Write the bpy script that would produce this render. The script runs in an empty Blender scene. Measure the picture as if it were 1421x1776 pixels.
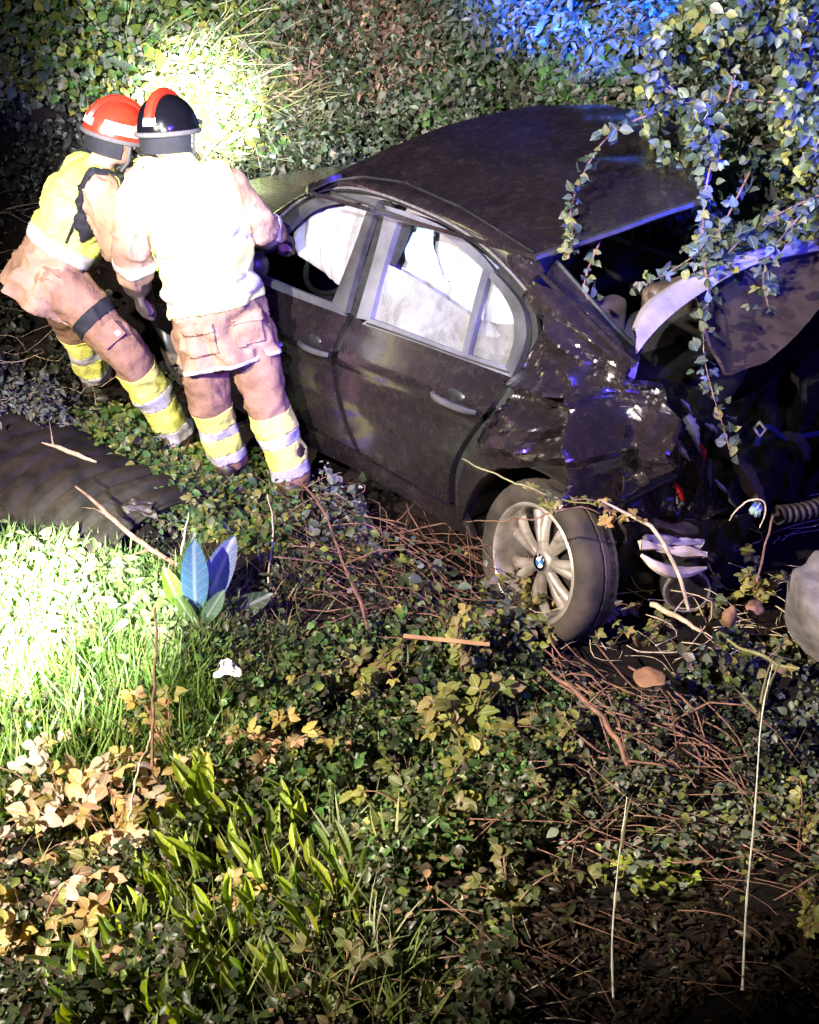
import bpy, bmesh, math, random
import numpy as np
from mathutils import Vector, Matrix
random.seed(7); RNG = np.random.default_rng(11)
SC = bpy.context.scene
COL = SC.collection

# ------------------------------------------------------------------ camera
CAM = np.array([2.70452018, -3.40942235, 2.53950884])
ROT = np.array([[0.60867555, 0.79337511, 0.00836735],
                [0.39415702, -0.29321016, -0.87101553],
                [-0.68858865, 0.5334639, -0.49118422]])
FOC = 2000.0
cd = bpy.data.cameras.new('camera'); cam = bpy.data.objects.new('camera', cd); COL.objects.link(cam)
cd.sensor_fit = 'VERTICAL'; cd.sensor_height = 24.0; cd.lens = FOC * 24.0 / 1776.0
cd.clip_start = 0.05; cd.clip_end = 200
mw = Matrix.Identity(4)
for i in range(3):
    mw[i][0] = ROT[0][i]; mw[i][1] = -ROT[1][i]; mw[i][2] = -ROT[2][i]; mw[i][3] = CAM[i]
cam.matrix_world = mw
SC.camera = cam

# ------------------------------------------------------------------ frames: d = metres ahead on the level, s = metres to the right
FW = np.array([-0.7905, 0.6124, 0.0]); RT = np.array([0.6124, 0.7905, 0.0]); UP = np.array([0, 0, 1.0])
def W(d, s, z): return np.array([CAM[0], CAM[1], 0]) + FW * d + RT * s + UP * z
def ds(P):
    r = np.asarray(P) - CAM
    return r @ FW, r @ RT
def rays(px, py):
    px = np.atleast_1d(np.asarray(px, float)); py = np.atleast_1d(np.asarray(py, float))
    v = np.stack([(px - 710.5) / FOC, (py - 888) / FOC, np.ones_like(px)], 1)
    return v @ ROT
def at_d(px, py, d):
    r = rays(px, py)[0]; return CAM + r * (d / (r @ FW))
def at_z(px, py, z):
    r = rays(px, py)[0]; return CAM + r * ((z - CAM[2]) / r[2])
def at_y(px, py, y):
    r = rays(px, py)[0]; return CAM + r * ((y - CAM[1]) / r[1])
def proj(P):
    q = (np.atleast_2d(P) - CAM) @ ROT.T
    return 710.5 + FOC * q[:, 0] / q[:, 2], 888 + FOC * q[:, 1] / q[:, 2]
def march(px, py, f, t0=1.6, t1=16.0, step=0.03):
    """first place along the rays where f(P) turns negative"""
    r = rays(px, py); n = len(r); t = np.full(n, t0); lo = np.full(n, t0); hi = np.full(n, np.nan)
    for k in range(int((t1 - t0) / step)):
        t = t0 + (k + 1) * step
        act = np.isnan(hi)
        if not act.any(): break
        v = f(CAM + r[act] * t)
        idx = np.where(act)[0]; neg = idx[v < 0]; pos = idx[v >= 0]
        hi[neg] = t; lo[pos] = t
    miss = np.isnan(hi); hi[miss] = t1; lo[miss] = t1
    for _ in range(14):
        m = (lo + hi) / 2; v = f(CAM + r * m[:, None])
        hi = np.where(v < 0, m, hi); lo = np.where(v < 0, lo, m)
    P = CAM + r * hi[:, None]
    return P, miss

# ------------------------------------------------------------------ world, lamps, exposure
SUN_EL, SUN_ROT = -4.0, 200.0
w = bpy.data.worlds.new('World'); SC.world = w; w.use_nodes = True
nt = w.node_tree; nt.nodes.clear()
sky = nt.nodes.new('ShaderNodeTexSky'); sky.sky_type = 'NISHITA'; sky.sun_disc = False
sky.sun_elevation = math.radians(SUN_EL); sky.sun_rotation = math.radians(SUN_ROT)
bg = nt.nodes.new('ShaderNodeBackground'); bg.inputs['Strength'].default_value = 0.15
out = nt.nodes.new('ShaderNodeOutputWorld')
nt.links.new(sky.outputs[0], bg.inputs['Color']); nt.links.new(bg.outputs[0], out.inputs['Surface'])
def lamp(name, loc, target, power, color, angle, blend, size=0.08):
    l = bpy.data.lights.new(name, 'SPOT'); l.energy = power; l.color = color
    l.spot_size = math.radians(angle); l.spot_blend = blend; l.shadow_soft_size = size
    o = bpy.data.objects.new(name, l); COL.objects.link(o); o.location = Vector(loc)
    o.rotation_euler = (Vector(target) - Vector(loc)).to_track_quat('-Z', 'Y').to_euler()
    return o
# flood mast of the fire engine, on the road up and left of the camera
lamp('flood_and_fill', W(.4, -2.8, 3.2), W(4.0, -0.1, 0.5), 4200, (1.0, 0.86, 0.70), 62, 0.55, 0.05)
# two hand torches held up beside the camera: one on the rescuers, one on the grass
lamp('torch_and_fill', W(0.15, -0.35, 2.45), at_d(322, 262, 4.8), 5200, (1.0, 0.98, 0.90), 12.0, 0.95, 0.04)
lamp('torch_and_fill', W(0.5, -1.0, 1.9), at_z(40, 1070, 0.1), 42000, (1.0, 0.98, 0.86), 10.0, 1.0, 0.05)
lamp('torch_and_fill', W(0.5, -1.06, 1.86), at_z(110, 1075, 0.1), 9000, (0.96, 1.0, 0.86), 18.0, 1.0, 0.05)
lamp('torch_and_fill', W(0.1, 0.45, 2.4), at_d(1165, 800, 3.6), 420, (1.0, 0.88, 0.80), 15, 0.9, 0.05)  # added fill to brighten the crushed tail, not one of the hand torches
# blue flashers of the vehicles up on the road to the right
lamp('beacon_lamp', W(0.6, 2.9, 3.4), W(4.3, 0.9, 0.8), 1000, (0.08, 0.05, 1.0), 46, 0.8, 0.45)
lamp('beacon_lamp', W(1.0, 2.4, 3.0), at_d(985, 0, 7.6), 65000, (0.0, 0.08, 1.0), 8.5, 0.7, 0.08)
lamp('beacon_lamp', W(0.5, 1.6, 3.0), W(4.7, -.9, 0.7), 1900, (0.16, 0.06, 1.0), 34, 0.9, 0.20)
lamp('beacon_lamp', W(0.8, 2.6, 3.0), at_d(1240, 270, 4.3), 4200, (0.02, 0.05, 1.0), 17, 0.9, 0.10)
lamp('beacon_lamp', W(1.2, 1.6, 3.6), at_d(850, 225, 5.5), 5200, (0.03, 0.03, 1.0), 10, 0.95, 0.10)
# head torch of the standing rescuer (hot spot and spill), pointing past the bonnet at the bank
lamp('head_torch', at_d(345, 215, 5.05), at_d(335, 185, 7.3), 9000, (1.0, 0.99, 0.86), 24, 1.0, 0.03)
lamp('head_torch', at_d(352, 218, 5.05), at_d(390, 215, 7.3), 1100, (0.95, 1.0, 0.88), 66, 1.0, 0.03)
lamp('beacon_lamp', W(1.6, 2.4, 2.3), at_d(990, 580, 3.95), 2600, (0.04, 0.03, 1.0), 12, 0.9, 0.25)
# added fill flood out of view, put in to brighten the bank beyond the car
lamp('flood_and_fill', W(-.6, -1.2, 4.0), W(7.2, 0.6, 1.3), 3700, (0.93, 0.97, 1.0), 44, 0.7, 0.06)
SC.view_settings.view_transform = 'Standard'; SC.view_settings.look = 'None'
SC.view_settings.exposure = 0.0; SC.view_settings.gamma = 1.0; SC.view_settings.use_curve_mapping = False

# ------------------------------------------------------------------ helpers
def tag(o, label=None, cat=None, group=None, kind=None):
    if label: o['label'] = label
    if cat: o['category'] = cat
    if group: o['group'] = group
    if kind: o['kind'] = kind
    return o
def empty(name, loc, label, cat, group=None):
    o = bpy.data.objects.new(name, None); COL.objects.link(o); o.location = Vector(loc); o.empty_display_size = 0.1
    return tag(o, label, cat, group)
def link(name, me, parent=None, mat=None):
    o = bpy.data.objects.new(name, me); COL.objects.link(o)
    if mat is not None and len(me.materials) == 0: me.materials.append(mat)
    if parent is not None:
        o.parent = parent
        p = Matrix.Identity(4); q = parent
        ms = []
        while q is not None: ms.append(q); q = q.parent
        for m in reversed(ms):
            p = p @ m.matrix_parent_inverse @ m.matrix_basis
        o.matrix_parent_inverse = p.inverted()
    return o
def mesh(name, V, F, smooth=True):
    me = bpy.data.meshes.new(name); me.from_pydata([tuple(map(float, v)) for v in V], [], [tuple(int(i) for i in f) for f in F])
    if smooth: me.polygons.foreach_set('use_smooth', [True] * len(me.polygons))
    me.update(); return me
def mesh_tri(name, V, F, col=None, smooth=False):
    me = bpy.data.meshes.new(name); V = np.asarray(V, np.float32); F = np.asarray(F, np.int32)
    me.vertices.add(len(V)); me.vertices.foreach_set('co', V.ravel())
    me.loops.add(F.size); me.loops.foreach_set('vertex_index', F.ravel())
    me.polygons.add(len(F)); me.polygons.foreach_set('loop_start', np.arange(0, F.size, 3, dtype=np.int32))
    if smooth: me.polygons.foreach_set('use_smooth', np.ones(len(F), bool))
    if col is not None:
        a = me.attributes.new('col', 'FLOAT_COLOR', 'POINT')
        a.data.foreach_set('color', np.concatenate([col, np.ones((len(col), 1))], 1).astype(np.float32).ravel())
    me.update(calc_edges=True); return me
def unit(v):
    v = np.asarray(v, float); return v / (np.linalg.norm(v, axis=-1, keepdims=True) + 1e-12)
def resample(poly, n):
    p = np.asarray(poly, float); L = np.r_[0, np.cumsum(np.linalg.norm(np.diff(p, axis=0), axis=1))]
    t = np.linspace(0, L[-1], n)
    return np.stack([np.interp(t, L, p[:, k]) for k in range(p.shape[1])], 1)
def smoothpoly(poly, n, it=2):
    p = np.asarray(poly, float)
    for _ in range(it):
        q = [p[0]]
        for a, b in zip(p[:-1], p[1:]): q += [a * .75 + b * .25, a * .25 + b * .75]
        q.append(p[-1]); p = np.array(q)
    return resample(p, n)
def coons(T, B, L, R, nu, nv):
    T = smoothpoly(T, nu); B = smoothpoly(B, nu); L = smoothpoly(L, nv); R = smoothpoly(R, nv)
    u = np.linspace(0, 1, nu)[None, :, None]; v = np.linspace(0, 1, nv)[:, None, None]
    return ((1 - v) * T[None] + v * B[None] + (1 - u) * L[:, None] + u * R[:, None]
            - ((1 - u) * (1 - v) * T[0] + u * (1 - v) * T[-1] + (1 - u) * v * B[0] + u * v * B[-1]))
def slab(name, G, th, mat, parent, inward, smooth=True):
    """a sheet through the grid G of points, th thick towards inward"""
    nv, nu = G.shape[:2]
    du = np.gradient(G, axis=1); dv = np.gradient(G, axis=0); n = unit(np.cross(du, dv))
    flip = np.sign((n.reshape(-1, 3) @ np.asarray(inward, float)).mean()) or 1
    I = G + n * flip * th
    V = np.concatenate([G.reshape(-1, 3), I.reshape(-1, 3)]); N = nu * nv; F = []
    idx = np.arange(N).reshape(nv, nu)
    for j in range(nv - 1):
        for i in range(nu - 1):
            a, b, c, d = idx[j, i], idx[j, i + 1], idx[j + 1, i + 1], idx[j + 1, i]
            F.append((a, b, c, d)); F.append((N + d, N + c, N + b, N + a))
    ring = list(idx[0, :]) + list(idx[1:, -1]) + list(idx[-1, -2::-1]) + list(idx[-2:0, 0])
    for k in range(len(ring)):
        a, b = ring[k], ring[(k + 1) % len(ring)]
        F.append((b, a, N + a, N + b))
    me = mesh(name, V, F, smooth)
    if smooth:
        try: me.set_sharp_from_angle(angle=math.radians(40))
        except Exception: pass
    return link(name, me, parent, mat)
def tube_geo(pts, rad, seg=6, caps=True):
    P = np.asarray(pts, float); n = len(P); rad = np.broadcast_to(np.asarray(rad, float), (n,))
    t = unit(np.gradient(P, axis=0)); ref = np.array([0.31, 0.22, 0.92])
    if abs(t[0] @ ref) > .9: ref = np.array([1.0, 0.1, 0])
    V = []; a = unit(np.cross(t[0], ref))
    for i in range(n):
        a = unit(a - t[i] * (a @ t[i])); b = np.cross(t[i], a)
        for k in range(seg):
            an = 2 * math.pi * k / seg
            V.append(P[i] + rad[i] * (math.cos(an) * a + math.sin(an) * b))
    F = []
    for i in range(n - 1):
        for k in range(seg):
            k2 = (k + 1) % seg
            F.append((i * seg + k, i * seg + k2, (i + 1) * seg + k2, (i + 1) * seg + k))
    if caps:
        F.append(tuple(range(seg))[::-1]); F.append(tuple((n - 1) * seg + k for k in range(seg)))
    return V, F
class Geo:
    def __init__(s): s.V = []; s.F = []
    def add(s, V, F):
        o = len(s.V); s.V += [tuple(v) for v in V]; s.F += [tuple(i + o for i in f) for f in F]; return s
    def tube(s, pts, rad, seg=6): return s.add(*tube_geo(pts, rad, seg))
    def box(s, c, size, R=None):
        c = np.asarray(c, float); h = np.asarray(size, float) / 2
        V = np.array([(x, y, z) for x in (-1, 1) for y in (-1, 1) for z in (-1, 1)], float) * h
        if R is not None: V = V @ np.asarray(R).T
        return s.add(V + c, [(0, 1, 3, 2), (4, 6, 7, 5), (0, 4, 5, 1), (2, 3, 7, 6), (0, 2, 6, 4), (1, 5, 7, 3)])
    def ball(s, c, r, nu=14, nv=9, R=None):
        c = np.asarray(c, float); r = np.broadcast_to(np.asarray(r, float), (3,)); V = []
        for j in range(nv + 1):
            th = math.pi * j / nv
            for i in range(nu):
                ph = 2 * math.pi * i / nu
                V.append((math.sin(th) * math.cos(ph), math.sin(th) * math.sin(ph), math.cos(th)))
        V = np.array(V) * r
        if R is not None: V = V @ np.asarray(R).T
        F = [(j * nu + i, (j + 1) * nu + i, (j + 1) * nu + (i + 1) % nu, j * nu + (i + 1) % nu) for j in range(nv) for i in range(nu)]
        return s.add(V + c, F)
    def obj(s, name, mat, parent=None, smooth=True, sharp=40):
        me = mesh(name, s.V, s.F, smooth)
        if smooth and sharp:
            try: me.set_sharp_from_angle(angle=math.radians(sharp))
            except Exception: pass
        return link(name, me, parent, mat)
def vnoise(P, seed=0, oct=3):
    """cheap smooth value in about -1..1 from sums of sines"""
    r = np.random.default_rng(seed); P = np.asarray(P, float); o = np.zeros(P.shape[:-1]); a = 1.0; f = 1.0
    for k in range(oct):
        for _ in range(3):
            kv = r.normal(size=P.shape[-1]) * f; o = o + a * np.sin(P @ kv + r.uniform(0, 6.28)) / 1.9
        a *= .5; f *= 2.1
    return o
def sm(t): t = np.clip(t, 0, 1); return t * t * (3 - 2 * t)

# ------------------------------------------------------------------ materials
def M(name): 
    m = bpy.data.materials.new(name); m.use_nodes = True; t = m.node_tree; b = t.nodes['Principled BSDF']
    return m, t, b
def nz(t, scale, detail=4, rough=.6, coord='Object', dist=0):
    tc = t.nodes.new('ShaderNodeTexCoord'); n = t.nodes.new('ShaderNodeTexNoise')
    n.inputs['Scale'].default_value = scale; n.inputs['Detail'].default_value = detail; n.inputs['Roughness'].default_value = rough
    n.inputs['Distortion'].default_value = dist
    t.links.new(tc.outputs[coord], n.inputs['Vector']); return n
def ramp(t, src, stops):
    r = t.nodes.new('ShaderNodeValToRGB'); e = r.color_ramp.elements
    while len(e) < len(stops): e.new(.5)
    for k, (p, c) in enumerate(stops):
        e[k].position = p; e[k].color = (*c, 1) if len(c) == 3 else c
    t.links.new(src, r.inputs['Fac']); return r
def bump(t, b, src, strength, dist=.01):
    n = t.nodes.new('ShaderNodeBump'); n.inputs['Strength'].default_value = strength; n.inputs['Distance'].default_value = dist
    t.links.new(src, n.inputs['Height']); t.links.new(n.outputs[0], b.inputs['Normal']); return n
def noisy(name, c1, c2, scale, rough=.7, metal=0.0, bstr=.3, spec=.5, p1=.35, p2=.65, coat=0.0, detail=6, bd=.004):
    m, t, b = M(name); n = nz(t, scale, detail)
    r = ramp(t, n.outputs['Fac'], [(p1, c1), (p2, c2)]); t.links.new(r.outputs[0], b.inputs['Base Color'])
    b.inputs['Roughness'].default_value = rough; b.inputs['Metallic'].default_value = metal
    b.inputs['Specular IOR Level'].default_value = spec; b.inputs['Coat Weight'].default_value = coat
    if bstr: bump(t, b, n.outputs['Fac'], bstr, bd)
    return m
def paint():
    m, t, b = M('dusty_dark_paint')
    n1 = nz(t, 3.5, 8, .7); n2 = nz(t, 120, 3, .6); n3 = nz(t, 22, 6, .75, dist=.6)
    r1 = ramp(t, n1.outputs['Fac'], [(.36, (.010, .0075, .010)), (.64, (.017, .0125, .015)), (.86, (.045, .031, .029))])
    r3 = ramp(t, n3.outputs['Fac'], [(.50, (0, 0, 0)), (.72, (1, 1, 1))])
    mx = t.nodes.new('ShaderNodeMix'); mx.data_type = 'RGBA'; mx.inputs[0].default_value = 0
    mul = t.nodes.new('ShaderNodeMath'); mul.operation = 'MULTIPLY'; mul.inputs[1].default_value = .10
    t.links.new(r3.outputs[0], mul.inputs[0]); t.links.new(mul.outputs[0], mx.inputs[0])
    t.links.new(r1.outputs[0], mx.inputs[6]); mx.inputs[7].default_value = (.15, .11, .085, 1)
    # pale grit
    r2 = ramp(t, n2.outputs['Fac'], [(.71, (0, 0, 0)), (.76, (1, 1, 1))])
    mx2 = t.nodes.new('ShaderNodeMix'); mx2.data_type = 'RGBA'
    t.links.new(r2.outputs[0], mx2.inputs[0]); t.links.new(mx.outputs[2], mx2.inputs[6]); mx2.inputs[7].default_value = (.3, .27, .25, 1)
    t.links.new(mx2.outputs[2], b.inputs['Base Color'])
    rr = ramp(t, n3.outputs['Fac'], [(.3, (.16,) * 3), (.8, (.40,) * 3)]); t.links.new(rr.outputs[0], b.inputs['Roughness'])
    b.inputs['Metallic'].default_value = .25; b.inputs['Coat Weight'].default_value = .8; b.inputs['Coat Roughness'].default_value = .12
    bump(t, b, n3.outputs['Fac'], .12, .006)
    return m
PAINT = paint()
TRIM = noisy('black_rubber_trim', (.008, .008, .009), (.02, .02, .022), 30, .45, 0, .1)
FRAME = noisy('dusty_window_frame', (.07, .07, .085), (.17, .17, .20), 4, .35, .3, .05)
FRAMED = noisy('dark_window_frame', (.02, .02, .022), (.075, .075, .08), 6, .4, .2, .05)
CHROME = noisy('scuffed_bright_trim', (.32, .3, .28), (.6, .57, .54), 40, .3, .8, .05)
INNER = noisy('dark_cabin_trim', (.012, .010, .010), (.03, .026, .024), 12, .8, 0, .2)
SEAT = noisy('brown_leather_seat', (.06, .04, .03), (.11, .075, .055), 9, .55, 0, .3)
BAG = noisy('white_airbag_cloth', (.17, .17, .20), (.36, .35, .40), 5, .8, 0, .5, bd=.02)
BAGB = noisy('pale_blue_cloth', (.30, .5, .62), (.5, .68, .78), 6, .8, 0, .5, bd=.02)
TYRE = noisy('dusty_tyre_rubber', (.011, .010, .010), (.055, .041, .035), 9, .85, 0, .3)
RIM = noisy('silver_wheel_alloy', (.17, .145, .13), (.42, .38, .36), 9, .45, .5, .15)
SHADE_BLACK = noisy('shade_black_sheet', (.003, .0028, .003), (.012, .010, .010), 12, .9, 0, .3, spec=.15)  # near-black colour stands in for the darkness inside the boot
DARKM = noisy('black_steel', (.012, .011, .011), (.04, .03, .026), 10, .6, .4, .3)
PALE_LIT = noisy('pale_lit_panel', (.22, .19, .23), (.42, .37, .42), 6, .45, .25, .15)  # pale lavender tone also carries the light on the lid skin
LIDIN = noisy('rusty_brown_lid_lining', (.016, .009, .007), (.045, .026, .02), 7, .8, 0, .3)
PLAST = noisy('cream_bumper_foam', (.34, .27, .2), (.62, .52, .42), 10, .6, 0, .3)
def flat(name, c, rough=.5, metal=0.0):
    m, t, b = M(name); n = nz(t, 40, 3); r = ramp(t, n.outputs['Fac'], [(.3, tuple(x * .8 for x in c)), (.7, c)])
    t.links.new(r.outputs[0], b.inputs['Base Color']); b.inputs['Roughness'].default_value = rough; b.inputs['Metallic'].default_value = metal
    return m
def glass_dusty(name, lo, hi, c):
    m, t, b = M(name); n = nz(t, 7, 8, .7, dist=.4)
    r = ramp(t, n.outputs['Fac'], [(.35, c), (.75, tuple(x * .45 for x in c))]); t.links.new(r.outputs[0], b.inputs['Base Color'])
    b.inputs['Roughness'].default_value = .16
    tr = t.nodes.new('ShaderNodeBsdfTransparent'); mx = t.nodes.new('ShaderNodeMixShader'); o = t.nodes['Material Output']
    a = ramp(t, n.outputs['Fac'], [(.35, (hi,) * 3), (.7, (lo,) * 3)])
    t.links.new(a.outputs[0], mx.inputs[0]); t.links.new(tr.outputs[0], mx.inputs[1]); t.links.new(b.outputs[0], mx.inputs[2])
    t.links.new(mx.outputs[0], o.inputs['Surface']); return m
GLASS = glass_dusty('dusty_side_glass', .6, .95, (.24, .24, .25))
GLASSC = glass_dusty('clear_side_glass', .05, .16, (.5, .5, .5))
def leafmat(name, use_obj=False, transl=.32, rough=.42):
    m, t, b = M(name)
    if use_obj:
        a = t.nodes.new('ShaderNodeObjectInfo'); src = a.outputs['Color']
    else:
        a = t.nodes.new('ShaderNodeAttribute'); a.attribute_name = 'col'; src = a.outputs['Color']
    n = nz(t, 60, 3); r = ramp(t, n.outputs['Fac'], [(.3, (.72,) * 3), (.7, (1.15,) * 3)])
    mu = t.nodes.new('ShaderNodeMix'); mu.data_type = 'RGBA'; mu.blend_type = 'MULTIPLY'; mu.inputs[0].default_value = 1
    t.links.new(src, mu.inputs[6]); t.links.new(r.outputs[0], mu.inputs[7])
    t.links.new(mu.outputs[2], b.inputs['Base Color']); b.inputs['Roughness'].default_value = rough
    b.inputs['Specular IOR Level'].default_value = .35
    if use_obj:
        tc = t.nodes.new('ShaderNodeTexCoord'); sx = t.nodes.new('ShaderNodeSeparateXYZ'); t.links.new(tc.outputs['Object'], sx.inputs[0])
        ab = t.nodes.new('ShaderNodeMath'); ab.operation = 'ABSOLUTE'; t.links.new(sx.outputs[0], ab.inputs[0])
        v1 = ramp(t, ab.outputs[0], [(.0, (1, 1, 1)), (.016, (.7, .7, .7)), (.03, (0, 0, 0))])
        wv = t.nodes.new('ShaderNodeMath'); wv.operation = 'MULTIPLY_ADD'; wv.inputs[1].default_value = -.9; t.links.new(ab.outputs[0], wv.inputs[0]); t.links.new(sx.outputs[1], wv.inputs[2])
        sn = t.nodes.new('ShaderNodeMath'); sn.operation = 'MULTIPLY'; sn.inputs[1].default_value = 58; t.links.new(wv.outputs[0], sn.inputs[0])
        si = t.nodes.new('ShaderNodeMath'); si.operation = 'SINE'; t.links.new(sn.outputs[0], si.inputs[0])
        v2 = ramp(t, si.outputs[0], [(.82, (0, 0, 0)), (.99, (.35, .35, .35))])
        mxv = t.nodes.new('ShaderNodeMath'); mxv.operation = 'MAXIMUM'; t.links.new(v1.outputs[0], mxv.inputs[0]); t.links.new(v2.outputs[0], mxv.inputs[1])
        li = t.nodes.new('ShaderNodeMix'); li.data_type = 'RGBA'; t.links.new(mxv.outputs[0], li.inputs[0]); t.links.new(mu.outputs[2], li.inputs[6])
        br = t.nodes.new('ShaderNodeMix'); br.data_type = 'RGBA'; br.inputs[0].default_value = .26; t.links.new(mu.outputs[2], br.inputs[6]); br.inputs[7].default_value = (.75, .78, .7, 1)
        t.links.new(br.outputs[2], li.inputs[7]); mu = li
        t.links.new(mu.outputs[2], b.inputs['Base Color']); bump(t, b, mxv.outputs[0], .3, .01)
    tl = t.nodes.new('ShaderNodeBsdfTranslucent'); hs = t.nodes.new('ShaderNodeHueSaturation')
    hs.inputs['Saturation'].default_value = 1.2; hs.inputs['Value'].default_value = 1.5
    t.links.new(mu.outputs[2], hs.inputs['Color']); t.links.new(hs.outputs[0], tl.inputs['Color'])
    mx = t.nodes.new('ShaderNodeMixShader'); mx.inputs[0].default_value = transl
    t.links.new(b.outputs[0], mx.inputs[1]); t.links.new(tl.outputs[0], mx.inputs[2])
    t.links.new(mx.outputs[0], t.nodes['Material Output'].inputs['Surface']); return m
LEAF = leafmat('leaf_cover'); LEAFO = leafmat('leaf_single', True, .45)
TWIG = noisy('brown_bramble_bark', (.06, .03, .022), (.22, .11, .075), 25, .7, 0, .3)
TWIGP = noisy('pale_dry_stem', (.30, .23, .15), (.52, .42, .30), 25, .7, 0, .3)
STEMG = noisy('green_stem', (.10, .11, .03), (.22, .20, .07), 25, .6, 0, .2)
STALK = noisy('silvery_grass_stalk', (.58, .56, .50), (.78, .76, .70), 30, .5, 0, .1)
SOIL = noisy('dark_soil', (.004, .0035, .0035), (.016, .011, .010), 7, .95, 0, 1.0, spec=.1, bd=.03)
STONE = noisy('grey_stone', (.07, .062, .066), (.24, .22, .23), 6, .85, 0, .6, bd=.02)
def cloth(name, c1, c2, dirt):
    m, t, b = M(name); n = nz(t, 4, 8, .7); r = ramp(t, n.outputs['Fac'], [(.28, dirt), (.42, c1), (.62, c2)]); t.links.new(r.outputs[0], b.inputs['Base Color'])
    b.inputs['Roughness'].default_value = .9; b.inputs['Specular IOR Level'].default_value = .15
    w = nz(t, 17, 5, .55, dist=2.2); f = nz(t, 240, 2, .5); ad = t.nodes.new('ShaderNodeMath'); ad.operation = 'MULTIPLY_ADD'; ad.inputs[1].default_value = .08
    t.links.new(f.outputs['Fac'], ad.inputs[0]); t.links.new(w.outputs['Fac'], ad.inputs[2]); bump(t, b, ad.outputs[0], .5, .014); return m
TROUSER = cloth('brown_tan_trouser_cloth', (.165, .092, .062), (.27, .16, .115), (.09, .055, .04))
TAN = cloth('tan_turnout_cloth', (.23, .14, .10), (.37, .24, .175), (.12, .075, .055))
HIVIS = cloth('yellow_hi_vis_cloth', (.50, .50, .10), (.64, .62, .19), (.34, .31, .12))
VESTW = noisy('pale_reflective_vest', (.66, .74, .20), (.78, .84, .34), 12, .6, 0, .3, bd=.006)
SILVER = noisy('silver_reflective_tape', (.36, .34, .37), (.54, .52, .55), 60, .35, .2, .1)
NAVY = noisy('navy_cloth', (.003, .004, .009), (.008, .009, .018), 20, .8, 0, .3)
SKIN = noisy('skin', (.50, .30, .23), (.60, .38, .30), 20, .55, 0, .1)
GLOVE = noisy('dark_brown_glove_leather', (.016, .011, .011), (.05, .034, .03), 20, .65, 0, .4)
BOOT = noisy('black_boot_leather', (.012, .009, .008), (.05, .032, .025), 15, .5, 0, .3)
REDH = flat('red_helmet_shell', (.62, .03, .015), .28)
BLACKH = flat('black_helmet_shell', (.004, .004, .007), .16)
GREYB = flat('grey_helmet_band', (.11, .105, .12), .4)
WHITEP = flat('white_paint', (.8, .8, .8), .4)
BLUEP = flat('blue_enamel', (.03, .12, .45), .3)
PIPE = noisy('grey_black_corrugated_plastic', (.004, .0036, .003), (.026, .021, .015), 8, .75, 0, .3, spec=.25)
NAVYB = flat('dull_blue_sheath', (.012, .02, .10), .5)
LAMPR = flat('red_lamp_plastic', (.30, .015, .012), .2)
TILE = noisy('orange_clay', (.12, .065, .035), (.30, .16, .08), 9, .8, 0, .4)

# ------------------------------------------------------------------ ground
_S = np.array([-4.5, -2.6, -1.9, -1.35, -.95, -.45, .43, 1.0, 1.7, 2.3, 3.0, 5.0])
_D = np.array([5.3, 5.5, 5.7, 6.5, 7.15, 7.5, 7.0, 6.35, 5.6, 4.9, 4.5, 4.2])
def h_ds(d, s):
    fg = .86 * (1 - sm((d - .25) / 2.95))
    d0 = np.interp(s, _S, _D)
    bk = 2.9 * sm((d - d0) / 2.4) + .25 * np.maximum(d - d0 - 2.2, 0)
    P = np.stack([d, s], -1)
    return fg + bk + .05 * vnoise(P * 2.2, 3) + .015 * vnoise(P * 9, 4) + .06 * sm((-s - .6) / 1.2) * sm((d - 3) / 1.5)
def hz(P):
    d, s = ds(P); return h_ds(d, s)
def ground_pt(px, py, back=False):
    return march(px, py, lambda P: P[:, 2] - hz(P), 1.3, 16, .04)
def gp(px, py): return ground_pt(px, py)[0][0]
dd = np.concatenate([np.linspace(-6, .2, 16), np.linspace(.3, 10.5, 130), np.linspace(11, 40, 14)])
ss = np.concatenate([np.linspace(-30, -4.2, 12), np.linspace(-4, 4, 110), np.linspace(4.2, 30, 12)])
DD, SS = np.meshgrid(dd, ss, indexing='ij'); HH = h_ds(DD, SS)
G = np.array([CAM[0], CAM[1], 0]) + DD[..., None] * FW + SS[..., None] * RT + HH[..., None] * UP
nv, nu = DD.shape; idx = np.arange(nv * nu).reshape(nv, nu)
F = np.stack([idx[:-1, :-1], idx[:-1, 1:], idx[1:, 1:], idx[1:, :-1]], -1).reshape(-1, 4)
go = link('ground', mesh('ground', G.reshape(-1, 3), F), None, SOIL); go['kind'] = 'structure'

# ================================================================== the car
car = empty('crashed_car', (-1.0, 0, 0), 'dark dusty saloon car wrecked in the ditch, its back end crushed and boot sprung open', 'car')
def wside(x, z):
    z = z - (.047 + .11 * (np.clip(x, -2.6, .4) + 1.07) - .117) * np.interp(z, [.45, .74, .84, 1.0], [0, 1, 1, 0])
    b = np.interp(z, [.1, .3, .55, .735, .79, .80, .93, .96, 1.38, 1.6], [.82, .86, .885, .862, .892, .893, .812, .80, .57, .45])
    return b - .05 * np.maximum(x - .1, 0) ** 2 - .05 * np.maximum(-x - 2.2, 0) ** 2
def side(px, py, off=0.0):
    P, _ = march(np.ravel(px), np.ravel(py), lambda Q: -Q[:, 1] - wside(Q[:, 0], Q[:, 2]) + off, 2.4, 9, .02)
    return P
def sidegrid(g, off=0.0): return side(g[..., 0], g[..., 1], off).reshape(g.shape[0], g.shape[1], 3)
IN = (0, 1, 0)
def zroof(x, y): return 1.36 + .2 * (y + .6) + .05 * np.sin(math.pi * np.clip((y + .6) / 1.4, 0, 1)) - .035 * np.maximum(-x - 1.5, 0) ** 2
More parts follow.
